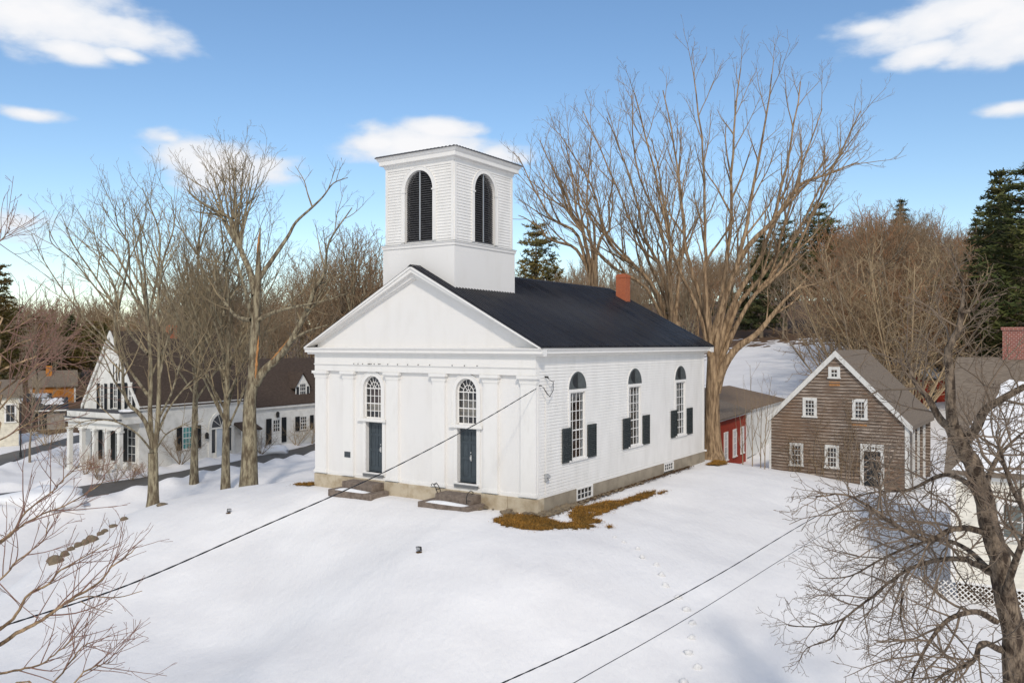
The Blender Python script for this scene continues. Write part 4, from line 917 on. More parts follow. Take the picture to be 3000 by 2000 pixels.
    T.limb([P(Z5, 800, 900), P(Z5, 880, 720, .6), P(Z5, 1060, 500, 1.2), P(Z5, 1260, 380, 1.6), P(Z5, 1420, 300, 2)], .07, .014, 0, K, start=.3)
    T.limb([P(Z5, 770, 1100), P(Z5, 620, 920, -1.5), P(Z5, 430, 820, -2), P(Z5, 200, 820, -2.5), P(Z5, 60, 900, -3)], .06, .014, 0, K, start=.35)
    T.limb([P(Z5, 780, 1050), P(Z5, 860, 930, -1), P(Z5, 980, 860, -1.5), P(Z5, 1060, 820, -2)], .05, .014, 1, K, start=.3)
    T.make("forked_tree", "slim two stemmed tree with lichen bark, in front of the white gable", b, BARK_LICHEN, TWIG_LIT)
    # two more slim trees by the road
    for px, py, D, sd, topx, topy, rr, lb in ((569, 1402, 51.5, 23, 590, 560, .24, "slim tree by the road, left of the white house door, beside its teal window"), (661, 1404, 48, 24, 640, 600, .25, "slim tree by the road in front of the white house door")):
        b = at(px, py, D); b.z = hz(b.x, b.y) - .1; T = Tree(sd)
        e = at(topx, topy, D) - b
        T.limb([(0, 0, 0), at(px + 2, py - 180, D) - b, at(px + 6, py - 330, D) - b, at(px + 8, py - 520, D) - b, e], rr, .03, 9, K, flare=.06)
        for q in range(19):
            a = T.r.uniform(0, 6.28); h = T.r.uniform(.2, .8) * e.z; ln = (e.z - h) * T.r.uniform(.5, .95); s0 = Vector((e.x * h / e.z * .5, 0, h)); sp_ = T.r.uniform(.4, .75)
            d1 = Vector((math.cos(a) * sp_, math.sin(a) * sp_, 1)).normalized()
            T.limb([s0, s0 + d1 * ln * .35, s0 + d1 * ln * .68 + Vector((0, 0, ln * .06)), s0 + d1 * ln + Vector((0, 0, ln * .16))], .075, .014, 0, K, start=.2)
        T.make("roadside_tree", lb, b, BARK_LICHEN, TWIG_LIT)
left_trees()

Z7 = lambda x, y: (2300 + x / 1.4257, 900 + y / 1.4257)
Z5B = lambda x, y: (x / 2.613, 1400 + y / 2.613)
APPLE = prm([3, 1.5, .75, .42, .22], [0, 7.0, 7.0, 7.5, 5.0], [0, 50, 48, 46, 44], [0, .12, .1, .1, .1], [0, .16, .19, .20, .2], [0, -.01, -.01, 0, 0], [0, .026, .0125, .0075, .0055], tip=.0042)
def apple():
    D = 14.0; b = at(2985, 2000, D); b.z = hz(b.x, D) - .1; T = Tree(31); P = lambda x, y, d=0: at(*Z7(x, y), D + d) - b; A = APPLE
    T.limb([(0, 0, 0), P(960, 1568), P(930, 1260), P(885, 1040), P(850, 900), P(815, 740), P(755, 610), P(700, 500)], .21, .125, 9, A, wob=.03, flare=.08)
    T.limb([P(705, 510), P(650, 470, .2), P(600, 385, .4), P(540, 310, .6), P(520, 250, .7), P(490, 170, .9)], .085, .013, 0, A, start=.25)
    T.limb([P(700, 490), P(692, 400), P(690, 290), P(683, 180, -.1), P(725, 90, -.2), P(740, 0, -.3)], .10, .045, 0, A, start=.4)
    T.limb([P(735, 20, -.3), P(790, 10, -.4), P(830, -30, -.5), P(930, -60, -.7)], .035, .01, 1, A, start=.2)
    T.limb([P(738, 10, -.3), P(745, -80, -.4), P(720, -160, -.6), P(690, -260, -.7)], .035, .008, 1, A, start=.2)
    T.limb([P(745, 570), P(800, 500, -.3), P(835, 430, -.5), P(900, 385, -.7), P(1000, 330, -1)], .09, .05, 0, A, start=.3)
    # low left limbs
    T.limb([P(850, 950), P(780, 925, -.2), P(700, 925, -.5), P(600, 970, -.8), P(500, 930, -1.0), P(420, 880, -1.2), P(330, 815, -1.4), P(230, 780, -1.5), P(130, 790, -1.6)], .065, .010, 0, A, start=.15, wob=.015)
    T.limb([P(870, 1110), P(790, 1070, .3), P(740, 1050, .5), P(620, 1055, .9), P(520, 1090, 1.2), P(430, 1150, 1.5), P(340, 1225, 1.8), P(230, 1300, 2), P(120, 1330, 2.1), P(10, 1325, 2.2)], .062, .009, 0, A, start=.15, wob=.015)
    T.limb([P(845, 1090), P(760, 1010, .8), P(660, 970, 1.2), P(540, 990, 1.8), P(400, 1050, 2.2), P(270, 1120, 2.6), P(140, 1130, 2.8)], .052, .009, 0, A, start=.2)
    T.limb([P(880, 1310), P(800, 1270, -.5), P(700, 1290, -.9), P(640, 1340, -1.1), P(580, 1430, -1.3), P(530, 1540, -1.4), P(520, 1640, -1.5)], .058, .01, 0, A, start=.2)
    T.limb([P(900, 1430), P(820, 1400, -.8), P(780, 1480, -1.2), P(660, 1530, -1.5), P(560, 1640, -1.7)], .06, .012, 0, A, start=.3)
    T.limb([P(820, 800), P(740, 720, .8), P(650, 700, 1.4), P(520, 760, 2), P(380, 770, 2.4), P(250, 800, 2.8)], .06, .01, 0, A, start=.3)
    T.limb([P(490, 1180, 1.3), P(480, 1290, 1.2), P(500, 1400, 1.1), P(430, 1480, 1)], .03, .007, 1, A, start=.1)
    T.limb([P(250, 1290, 2), P(190, 1380, 2), P(90, 1420, 2), P(50, 1490, 2)], .025, .006, 1, A, start=.1)
    T.limb([P(900, 1240), P(960, 1060, -.6), P(1010, 900, -1), P(940, 740, -1.4), P(900, 600, -1.6), P(880, 520, -1.7)], .07, .012, 0, A, start=.2)
    T.limb([P(820, 780), P(880, 640, .5), P(950, 560, .8), P(1060, 470, 1)], .06, .012, 0, A, start=.2)
    t = T.make("apple_tree", "gnarled dark apple tree in the near right corner, its low limbs spreading over the snow", b, BARK_APPLE, TWIG_APPLE)
apple()
REDMAPLE = prm([3, 1.0, .5, .28], [0, 3.0, 3.6, 4.0], [0, 36, 38, 40], [0, .2, .2, .2], [0, .07, .09, .10], [0, .03, .03, .02], [0, .0115, .0065, .0042], tip=.0032, flat=.3)
def near_left():
    D = 10.5; b = Vector((-9.6, D, 0)); b.z = hz(b.x, D) - .1; T = Tree(41); A = REDMAPLE
    T.limb([(0, 0, 0), Vector((.1, 0, 3)), Vector((0, .1, 6)), Vector((.2, 0, 9.5))], .26, .06, 9, A, flare=.08)
    P = lambda x, y, d=0: at(*Z5B(x, y), D + d) - b
    h = lambda z_: Vector((.1, 0, z_))
    def L(zb, pts, r, st=.35): T.limb([h(zb)] + [P(*q) for q in pts], r, .006, 0, A, start=st, wob=.012)
    L(2.2, [(-250, 1420, -.4), (0, 1275, -.2), (170, 1160), (330, 1080, .1), (480, 970, .2), (620, 880, .3), (760, 800, .4), (850, 680, .5), (950, 610, .5), (1050, 520, .6)], .035)
    L(2.5, [(-250, 1330, .6), (0, 1160, .6), (130, 1040, .7), (230, 880, .8), (370, 810, .9), (470, 700, 1), (650, 600, 1.1), (830, 490, 1.2)], .032)
    L(1.6, [(-250, 1540, -.8), (0, 1490, -.8), (200, 1450, -.8), (330, 1410, -.8), (450, 1320, -.7), (590, 1200, -.6), (690, 1090, -.5)], .024)
    L(4.0, [(-250, 800, 1), (0, 500, 1), (90, 430, 1), (210, 250, 1.1), (400, 100, 1.2), (500, 0, 1.2), (620, -120, 1.3)], .03)
    L(3.6, [(-250, 950, -.3), (0, 780, -.3), (150, 620, -.3), (330, 480, -.2), (380, 330, -.2)], .02)
    L(3.9, [(-200, 640, .3), (0, 480, .3), (160, 370, .4), (330, 270, .4), (540, 190, .5), (760, 50, .6), (800, 0, .6)], .024)
    L(1.4, [(-100, 1800, -1), (330, 1620, -1), (480, 1480, -1), (640, 1290, -.9), (700, 1250, -.9)], .02, .5)
    L(1.3, [(0, 1900, -.6), (480, 1640, -.6), (650, 1480, -.5), (770, 1430, -.5), (870, 1395, -.4)], .02, .5)
    T.limb([P(480, 970, .2), P(650, 905, .1), P(900, 910, 0), P(1090, 860, -.1)], .012, .005, 1, A, start=.2)
    T.limb([P(620, 940, .1), P(720, 990, 0), P(860, 1030, 0)], .008, .004, 1, A, start=.2)
    Q = lambda x, y, d=0: at(x, y, D + d) - b
    for pts, zb, r in ([[(-60, 1120, .5), (0, 1088, .5), (65, 1059, .5), (107, 1044, .6), (159, 1011, .7), (215, 985, .7)], 5.2, .028], [[(-60, 1190, 1), (0, 1150, 1), (80, 1085, 1), (120, 1050, 1.2), (160, 940, 1.3)], 5.0, .026],
                       [[(-60, 1010, .2), (0, 975, .2), (50, 960, .3), (110, 915, .3)], 5.6, .022], [[(-60, 1230, 0), (0, 1200, 0), (60, 1120, 0), (130, 1060, 0), (200, 1075, .1)], 4.8, .02],                        [[(-60, 760, .3), (-10, 715, .3), (15, 690, .3), (30, 670, .4)], 6.4, .012], [[(-60, 1300, .6), (0, 1290, .6), (90, 1235, .6), (180, 1190, .7), (300, 1130, .8)], 4.4, .02], [[(-60, 1070, .9), (0, 1040, .9), (70, 1000, .9), (150, 985, 1)], 5.3, .02]):
        T.limb([h(zb)] + [Q(*p) for p in pts], r, .005, 0, A, start=.45, wob=.012)
    T.make("red_maple", "reddish twigged maple reaching in from the left edge, nearest the camera", b, BARK_TAN, TWIG_RED)
near_left()

# ---- background kinds, shared meshes
BGP = prm([6, 3.4, 1.8, 1.0], [0, 1.5, 2.3, 3.0], [0, 44, 44, 44], [0, .35, .3, .3], [0, .12, .14, .15], [0, .07, .05, .04], [0, .06, .032, .022], tip=.014)
def bg_tree(seed, h, spread, nl, rt, split):
    T = Tree(seed); top = Vector((T.r.uniform(-.6, .6), T.r.uniform(-.6, .6), h))
    T.limb([(0, 0, -.4), Vector((0, 0, h * .2)), top * .5 + Vector((T.r.uniform(-.3, .3), 0, 0)), top * .8, top], rt, .03, 0, BGP, start=.5, m=2)
    for k in range(nl):
        z0 = h * (split + (0.75 - split) * (k / nl) ** 1.1); a = 2.4 * k + T.r.uniform(-.4, .4); l = (h - z0) * T.r.uniform(.62, .95); s = spread * T.r.uniform(.7, 1.2)
        d = Vector((math.cos(a) * s, math.sin(a) * s, 1)).normalized(); p = Vector((top.x * z0 / h * .6, top.y * z0 / h * .6, z0))
        T.limb([p, p + d * l * .4, p + d * l * .75 + Vector((0, 0, l * .05)), p + d * l + Vector((0, 0, l * .14))], rt * .42, .022, 0, BGP, start=.2, m=2)
    return T
def bg_shrub(seed, h, ns, spread):
    T = Tree(seed)
    for k in range(ns):
        a = T.r.uniform(0, 6.28); s = spread * T.r.uniform(.15, 1); l = h * T.r.uniform(.7, 1.05); d = Vector((math.cos(a) * s, math.sin(a) * s, 1)).normalized(); p = Vector((math.cos(a), math.sin(a), 0)) * T.r.uniform(.05, .35); p.z = -.2
        T.limb([p, p + d * l * .4, p + d * l * .75 + Vector((0, 0, l * .04)), p + d * l + Vector((0, 0, l * .1))], .05, .015, 0, THK, start=.2, m=2)
    return T
THK = prm([4, 2.0, 1.1, .6], [0, 1.8, 2.4, 2.8], [0, 42, 44, 44], [0, .2, .2, .2], [0, .14, .16, .16], [0, .05, .04, .03], [0, .030, .018, .012], tip=.009)
def pine(seed, h, r, needle, layered=True, dens=1.0, fine=False):
    rr = random.Random(seed); T = Tree(seed); T.tube(T.W, [Vector((0, 0, -.4)), Vector((.1, 0, h * .35)), Vector((0, .1, h * .7)), Vector((0, 0, h))], [h * .018, h * .013, h * .008, .02], 7)
    V = []; Fc = []
    z = h * (.25 if layered else .1)
    while z < h * .985:
        f = (z / h); env = r * (1 - ((f - .35) / .65) ** 2 * .85 if f > .35 else .75 + f * .7) if layered else r * (1.03 - f) ** .8
        n = rr.randint(4, 6)
        a0 = rr.uniform(0, 6.28)
        for k in range(n):
            a = a0 + 6.28 * k / n + rr.uniform(-.4, .4); l = env * rr.uniform(.55, 1.15); 
            if l < .3: l = .3
            sl = rr.uniform(.05, .3) if layered else rr.uniform(-.35, -.05) + .5 * max(0, f - .7)
            pts = [Vector((0, 0, z))]; d = Vector((math.cos(a), math.sin(a), sl)).normalized()
            for q in range(4): d = (d + Vector((rr.gauss(0, .1), rr.gauss(0, .1), .07))).normalized(); pts.append(pts[-1] + d * l / 4)
            T.tube(T.W, pts, [.045, .035, .025, .018, .01], 3)
            m = int(l * 9 * dens) + 3
            for q in range(m):
                t = .25 + .8 * q / m; x = min(t, .999) * 4; i = int(x); p = pts[i].lerp(pts[i + 1], x - i) + Vector((rr.gauss(0, .22), rr.gauss(0, .22), rr.gauss(.06, .10))) * (.6 + .2 * l)
                for u in range(8 if fine else 6):
                    dd = Vector((rr.gauss(0, 1), rr.gauss(0, 1), rr.gauss(.35, .6))).normalized(); ln = rr.uniform(.16, .34) * (.75 if fine else 1.15); sd_ = dd.orthogonal().normalized() * (.022 if fine else .05)
                    j = len(V); V += [p - sd_, p + sd_, p + dd * ln + sd_ * .4, p + dd * ln - sd_ * .4]; Fc.append((j, j + 1, j + 2, j + 3))
        z += rr.uniform(.45, .8) * (h / 14 if layered else h / 20)
    T.T = (V, Fc); return T
BGK = {}
def protos():
    hid = []
    for k, (sd, h, s, nl, rt, sp, bk, tw) in dict(oak=(101, 15, .85, 9, .24, .28, BARK_GREY, TWIG_BROWN), ash=(102, 17, .6, 8, .22, .36, BARK_GREY, TWIG_GREY), maple=(103, 14, .75, 10, .22, .22, BARK_TAN, TWIG_RUST), birch=(104, 16, .45, 9, .16, .4, BARK_TAN, TWIG_TAN), elm=(105, 15, 1.0, 10, .26, .3, BARK_GREY, TWIG_GREY), poplar=(106, 18, .3, 11, .2, .3, BARK_LICHEN, TWIG_BROWN)).items():
        T = bg_tree(sd, h, s, nl, rt, sp); BGK[k] = (T.mesh(T.W, k + "_wood", bk), T.mesh(T.T, k + "_twigs", tw), h)
    for k, (sd, h, ns, s, bk, tw) in dict(thicket=(111, 7, 13, .75, TWIG_PALE, TWIG_PALE), brush=(112, 7.5, 15, .95, TWIG_GREY, TWIG_TAN), rustbrush=(113, 7, 14, .8, TWIG_TAN, TWIG_RUST)).items():
        T = bg_shrub(sd, h, ns, s); BGK[k] = (T.mesh(T.W, k + "_wood", bk), T.mesh(T.T, k + "_twigs", tw), h)
    for k, (sd, h, r, nd, ly, ds) in dict(pine=(121, 14, 3.4, NEEDLE_OLIVE, True, 1.0), greenpine=(122, 15, 3.6, NEEDLE, True, 1.2), spruce=(123, 15, 3.2, NEEDLE_DARK, False, 1.3)).items():
        T = pine(sd, h, r, nd, ly, ds); BGK[k] = (T.mesh(T.W, k + "_wood", BARK_GREY), T.mesh(T.T, k + "_needles", nd), h)
protos()
def plant(kind, name, label, group, x, y, h, rz, cat="tree", z=None, sx=1.0):
    w, t, h0 = BGK[kind]; s = h / h0
    o = thing(name, label, cat, (x, y, hz(x, y) if z is None else z), rz, group); o.scale = (s * sx, s * sx, s)
    for nm, me in (("trunk" if cat == "tree" else "stems", w), ("crown" if cat == "tree" else "twigs", t)):
        c = bpy.data.objects.new(nm, me); COL.objects.link(c); c.parent = o
    return o
def scatter(seed, n, px0, px1, d0, d1, top, kinds, name, label, group, mind=2.6, cat="tree", jit=.14, hmin=5, hmax=24, avoid=None, sx=1.0):
    """trees in a stretch of wood; top(px) is the photo row their tops reach, which sets each height"""
    r = random.Random(seed); pl = []; tries = 0
    while len(pl) < n and tries < n * 60:
        tries += 1; px = r.uniform(px0, px1); d = math.sqrt(r.uniform(d0 * d0, d1 * d1)); x = (px - 1500) / F * d
        if any((x - a) ** 2 + (d - b) ** 2 < mind ** 2 for a, b in pl): continue
        if avoid and avoid(x, d): continue
        pl.append((x, d)); g = hz(x, d); zt = CZ - (top(px) - HZ) / F * d; h = min(hmax, max(hmin, (zt - g) * r.uniform(1 - jit * 1.6, 1 + jit * .5)))
        k = r.choice(kinds); lb = label[k] if isinstance(label, dict) else label
        plant(k, name[k] if isinstance(name, dict) else name, lb, group, x, d, h, r.uniform(0, 6.28), cat, sx=sx * r.uniform(.9, 1.15))
NAMES = dict(oak="bare_tree", ash="bare_tree", maple="bare_tree", birch="bare_tree", elm="bare_tree", poplar="bare_tree", pine="pine_tree", greenpine="pine_tree", spruce="spruce_tree")
def lin(*p):
    xs = [a for a, b in p]; ys = [b for a, b in p]
    return lambda x: float(np.interp(x, xs, ys))
def house_zone(x, y):
    u = (x + 25.5) * .5 + (y - 57.2) * .866; v = (x + 25.5) * .866 - (y - 57.2) * .5
    return -4 < u < 30 and -12 < v < 5
def left_wood(k): return {q: "%s in the brown wood behind the white house" % d for q, d in dict(oak="broad bare tree", ash="tall grey twigged bare tree", maple="rust twigged bare tree", birch="narrow tan bare tree", elm="spreading grey bare tree", poplar="slender upright bare tree").items()}
def mid_wood(k): return {q: "%s on the slope behind the church roof" % d for q, d in dict(oak="broad bare tree", ash="tall grey twigged bare tree", maple="rust twigged bare tree", birch="narrow tan bare tree", elm="spreading grey bare tree", poplar="slender upright bare tree").items()}
def right_wood(k): return {q: "%s on the hill behind the shingled barn" % d for q, d in dict(oak="broad bare tree", ash="tall grey twigged bare tree", maple="rust twigged bare tree", birch="narrow tan bare tree", elm="spreading grey bare tree", poplar="slender upright bare tree").items()}
DEC = ["oak", "ash", "maple", "birch", "elm", "poplar"]
scatter(1, 28, 480, 1130, 84, 112, lin((460, 900), (600, 790), (760, 720), (900, 770), (1000, 710), (1120, 750)), DEC, NAMES, left_wood(0), "bare trees behind the white house", jit=.24, avoid=house_zone)
scatter(2, 12, -60, 470, 92, 125, lin((0, 880), (200, 960), (470, 900)), DEC, NAMES, {k: v.replace("brown wood behind the white house", "far left wood beyond the road") for k, v in left_wood(0).items()}, "bare trees beyond the road", avoid=house_zone)
scatter(3, 34, 1480, 2180, 88, 135, lin((1480, 860), (1600, 820), (1800, 800), (2000, 780), (2180, 760)), DEC, NAMES, mid_wood(0), "bare trees behind the church")
SNOWFIELD = lambda x, y: 2090 < 1500 + F * x / y < 2480 and y < 114
scatter(4, 54, 2230, 3050, 84, 125, lin((2230, 760), (2400, 700), (2600, 640), (2750, 660), (2900, 680)), DEC, NAMES, right_wood(0), "bare trees on the right hill", avoid=SNOWFIELD)
scatter(5, 32, 2440, 3000, 62, 88, lin((2300, 900), (2400, 720), (2600, 690), (2800, 720), (2960, 800)), ["thicket", "brush", "rustbrush"], "thicket_shrub", dict(thicket="tall straw coloured thicket shrub rising behind the shingled barn", brush="tall grey brown brush clump rising behind the shingled barn", rustbrush="rusty twigged thicket shrub rising behind the shingled barn"), "thicket shrubs behind the barn", cat="shrub", mind=2.0, hmin=4, hmax=11, jit=.34, sx=1.35, avoid=SNOWFIELD)
def conifers():
    for px, py, d, ty, k, lb in ((1572, 1000, 78, 642, "pine", "olive pine just right of the bell tower, behind the church roof"),
        (2930, 1050, 66, 500, "spruce", "tall dark evergreen at the right edge above the brick chimney"), (3010, 1050, 60, 470, "greenpine", "dark green pine cut by the right edge of the photo"), (2860, 1000, 92, 640, "spruce", "dark evergreen left of the tallest evergreen on the right hill"),
        (2400, 950, 120, 590, "greenpine", "green pine topping the right hill behind bare trees"), (2300, 950, 124, 640, "greenpine", "shorter green pine beside the pine topping the right hill"), (2230, 960, 118, 680, "spruce", "dark evergreen right of the largest bare tree"), (2640, 950, 128, 585, "spruce", "dark evergreen behind the rusty bare trees above the barn"),
        (-8, 1100, 82, 765, "pine", "dark evergreen cut by the left edge of the photo")):
        x = (px - 1500) / F * d; g = hz(x, d); h = CZ - (ty - HZ) / F * d - g
        plant(k, NAMES[k], lb, None, x, d, h, px, sx=1.15 if k != "pine" else .8)
    r = random.Random(8)
    for q in range(26):
        px = r.uniform(-40, 430); d = r.uniform(118, 165); x = (px - 1500) / F * d; ty = r.uniform(915, 990); h = max(6, CZ - (ty - HZ) / F * d - hz(x, d))
        plant(r.choice(["greenpine", "pine", "spruce"]), "hill_pine", "evergreen in the dark green bank of the far left hillside", "evergreens on the far left hillside", x, d, h, r.uniform(0, 6), sx=1.3)
    for q in range(9):
        px = r.uniform(1950, 2330); d = r.uniform(130, 170); x = (px - 1500) / F * d; ty = r.uniform(820, 930); h = max(6, CZ - (ty - HZ) / F * d - hz(x, d))
        plant(r.choice(["greenpine", "spruce"]), "hill_pine", "evergreen in the dark bank above the snowy slope, right of the church", "evergreens above the snowy slope", x, d, h, r.uniform(0, 6), sx=1.3)
conifers()
def far_wood():
    """far-off woods as one mass"""
    r = np.random.default_rng(5); V = []; Q = []; o = 0
    protos_ = []
    for sd in (201, 202, 203):
        T = Tree(sd); p = prm([6, 3.0, 1.5], [0, 1.3, 2.0], [0, 36, 38], [0, .5, .4], [0, .07, .09], [0, .07, .05], [0, .085, .055], tip=.03)
        for k in range(6):
            a = 2.4 * k; d = Vector((math.cos(a) * .45, math.sin(a) * .45, 1)).normalized() if k else Vector((0, 0, 1)); l = 11 if k else 13; z0 = 0 if not k else 2.5 + k * .7
            T.limb([Vector((0, 0, z0 - .3)), Vector((0, 0, z0)) + d * l * .45, Vector((0, 0, z0)) + d * l * .8], .16 if not k else .09, .035, 0, p, start=.3, m=2)
        v = np.array([tuple(q) for q in T.W[0]] + [tuple(q) for q in T.T[0]]); f = np.array(T.W[1] + [tuple(i + len(T.W[0]) for i in q) for q in T.T[1]]); protos_.append((v, f))
    for n, x0, x1, y0, y1 in ((260, -130, 0, 140, 230), (230, 0, 150, 140, 240)):
        for _ in range(n):
            x = r.uniform(x0, x1); y = r.uniform(y0, y1); v, f = protos_[r.integers(3)]; a = r.uniform(0, 6.28); s = r.uniform(.65, 1.0)
            c, sn = math.cos(a), math.sin(a); w = v * s; w = np.stack([w[:, 0] * c - w[:, 1] * sn + x, w[:, 0] * sn + w[:, 1] * c + y, w[:, 2] + hz(x, y)], 1); V.append(w); Q.append(f + o); o += len(w)
    V = np.concatenate(V).astype(np.float32); q = np.concatenate(Q).astype(np.int32)
    me = bpy.data.meshes.new("far_woods"); me.vertices.add(len(V)); me.vertices.foreach_set('co', V.ravel()); me.loops.add(q.size); me.polygons.add(len(q)); me.loops.foreach_set('vertex_index', q.ravel())
    me.polygons.foreach_set('loop_start', np.arange(0, q.size, 4, dtype=np.int32)); me.polygons.foreach_set('loop_total', np.full(len(q), 4, np.int32)); me.update(); me.materials.append(TWIG_BROWN)
    ob = bpy.data.objects.new("far_woods", me); COL.objects.link(ob); tag(ob, "far off brown bare woods closing the view behind the nearer trees", "woods", kind='stuff')
far_wood()

# ---------------------------------------------------------------- other buildings
def wfr(o, yaw):
    c, s = math.cos(yaw), math.sin(yaw); A = Vector((c, s, 0)); B = Vector((-s, c, 0))
    return A, B
def shingle_barn():
    yaw = -.609; W_, L_, zb, ze, zp = 7.15, 7.06, -1.75, 1.85, 5.49
    b = thing("shingled_barn", "weathered brown shingled barn with white trimmed gable and vines on its wall", "barn", (20.40, 43.0, 0), yaw)
    FR = frame((0, 0, 0), (1, 0, 0), (0, -1, 0)); SD = frame((0, 0, 0), (0, 1, 0), (1, 0, 0)); LF = frame((-W_, 0, 0), (0, 1, 0), (-1, 0, 0)); BK = frame((0, L_, 0), (-1, 0, 0), (0, 1, 0))
    sl_ = (zp - ze) / (W_ / 2)
    lim = lambda z: (-W_ + max(0, z - ze) / sl_, -max(0, z - ze) / sl_)
    F_ = lambda x, y: ((x - 592) * (W_ / 1220.) - W_)   # rough along position, refined below
    w = MB(FR); w.sheet([(-W_, zb - .6), (0, zb - .6), (0, ze), (-W_ / 2, zp), (-W_, ze)], [], -.02)
    # openings: pixel positions on the gable wall turned into wall coordinates
    O = Vector((20.40, 43.0, 0)); A, B = wfr(O, yaw)
    def on(x6, y6):
        px, py = 2060 + x6 / 3.016, 960 + y6 / 3.016; d = Vector(((px - 1500) / F, 1, -(py - HZ) / F)); t = (O - Vector((0, 0, CZ))).dot(B) / d.dot(B); p = Vector((0, 0, CZ)) + d * t - O
        return p.dot(A), p.z
    d0, dz1 = on(1390, 1020); d1, dz0 = on(1600, 1434); door = (d0, d1, dz0 + .05, dz1)
    rnd = random.Random(4); z = -.35 * .175 - 12 * .175
    # shingle courses with uneven butts
    while z < zp - .1:
        h = .175; x0, x1 = lim(z); y0, y1 = lim(z + h); x = x0; 
        while x < x1 - .01:
            sw = rnd.uniform(.8, 2.2); xe = min(x + sw, x1); t = .058 + rnd.uniform(-.006, .008); dz = rnd.uniform(-.006, .006)
            if not (door[0] - .02 < (x + xe) / 2 < door[1] + .02 and z < door[3]):
                w.poly([(x, t, z + dz), (xe, t, z + dz), (min(max(xe, y0), y1), .002, z + h), (min(max(x, y0), y1), .002, z + h)]); w.poly([(x, -.01, z + dz), (xe, -.01, z + dz), (xe, t, z + dz), (x, t, z + dz)])
            x = xe
        z += h
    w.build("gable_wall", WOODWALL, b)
    for M, L in ((LF, L_),): 
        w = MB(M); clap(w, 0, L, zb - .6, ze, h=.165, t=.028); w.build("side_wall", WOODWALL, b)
    w = MB(SD); 
    x = 0
    while x < L_: w.box(x + .01, min(x + .28, L_) - .01, -.95, -.9 + .008 * (int(x * 9) % 2), zb - .6, ze); x += .28
    w.build("board_wall", WOODWALL_PALE, b)
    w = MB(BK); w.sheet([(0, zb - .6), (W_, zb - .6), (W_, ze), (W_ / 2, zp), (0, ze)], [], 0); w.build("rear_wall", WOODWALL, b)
    r = MB(); e = .22; gable_roof(r, -W_ - e, e, -.14, L_ + .2, ze - e * sl_ + .03, zp + .03, .09); r.build("roof", SHINGLE_GREY, b)
    for s in (1, -1):
        t = MB(FR); xe = -W_ / 2 + s * (W_ / 2 + e); k = .26
        t.prism([(xe, ze - e * sl_ + .10), (-W_ / 2, zp + .10), (-W_ / 2, zp - .24), (xe, ze - e * sl_ - .24)], .06, .17); t.build("rake_board", WHITE_OLD, b)
    t = MB(FR); t.box(-.16, .03, 0, .06, zb - .4, ze - .1); t.box(-W_ - .03, -W_ + .09, 0, .06, zb - .4, ze - .1); t.build("corner_board", WHITE_OLD, b)
    # porch side: posts and raking soffit
    t = MB(SD)
    for y in (.35, 1.9, 3.3, 5.2): t.box(y, y + .11, -.12, -.01, zb - .3, ze - .02)
    t.build("side_post", WHITE_OLD, b)
    t = MB(SD); t.hexa([(.0, -.9, ze - .32), (L_, -.9, ze - .32), (L_, .2, ze - .34), (0, .2, ze - .34), (0, -.9, ze - .05), (L_, -.9, ze - .05), (L_, .2, ze - .12), (0, .2, ze - .12)]); t.build("side_eave", SHINGLE_GREY, b)
    for x0, y0, x1, y1, c, r_ in ((1130, 365, 1190, 437, 2, 2), (903, 635, 985, 780, 3, 4), (1342, 648, 1430, 800, 3, 4), (785, 1032, 865, 1210, 3, 4), (1097, 1052, 1180, 1230, 3, 4)):
        a0, z1 = on(x0, y0); a1, z0 = on(x1, y1); rect_window(b, FR, a0, a1, z0, z1, c, r_, casing=.13, proud=.07, trim=WHITE_OLD, n_in=.045, bar=.03)
    t = MB(FR); a0, a1, z0, z1 = door; zt = z1 - .32
    t.box(a0, a0 + .17, 0, .08, z0, z1); t.box(a1 - .17, a1, 0, .08, z0, z1); t.box(a0 + .17, a1 - .17, 0, .079, zt - .05, z1); t.box(a0 - .03, a1 + .03, 0, .12, z0 - .08, z0); do = t.build("door_frame", WHITE_OLD, b)
    t = MB(FR)
    for k in range(4): t.box(a0 + .34 + k * .13, a0 + .43 + k * .13, .079, .083, zt + .06, zt + .18)
    t.build("transom_panes", GLASS_DARK, do)
    t = MB(FR); t.box(a0 + .17, a1 - .17, -.02, .02, z0, zt - .05)
    for q in range(4): t.box(a0 + .16 + q * .15, a0 + .30 + q * .15, .02, .03, z0, zt - .06)
    t.build("plank_door", BLACKP, do)
    t = MB(FR)
    for k in range(3): t.tube([(a0 + .2, .035, z0 + .3 + k * .5), ((a0 + a1) / 2, .045, z0 + .62 + k * .5), (a1 - .2, .035, z0 + .3 + k * .5)], .012, 4)
    t.build("door_brace", WHITE_OLD, do)
    # rusty stains under the windows: newer orange shingles
    for x0, y0, x1, y1 in ((1113, 475, 1210, 525), (1315, 835, 1445, 885)):
        a0, z1 = on(x0, y0); a1, z0 = on(x1, y1); t = MB(FR); n = max(2, round((z1 - z0) / .16))
        for k in range(n):
            z = z0 + (z1 - z0) * k / n; t.poly([(a0, .045, z), (a1, .045, z), (a1, .03, z + (z1 - z0) / n), (a0, .03, z + (z1 - z0) / n)]); t.poly([(a0, .0, z), (a1, .0, z), (a1, .045, z), (a0, .045, z)])
        t.build("orange_shingles", FRESHWOOD, b)
    # vines
    T = Tree(51); vp = prm([2.5, 1.2, .6, .35], [0, 3.5, 4, 4], [0, 40, 45, 45], [0, .5, .3, .2], [0, .15, .2, .2], [0, .03, .02, 0], [0, .015, .009, .006], tip=.005)
    rr = random.Random(6)
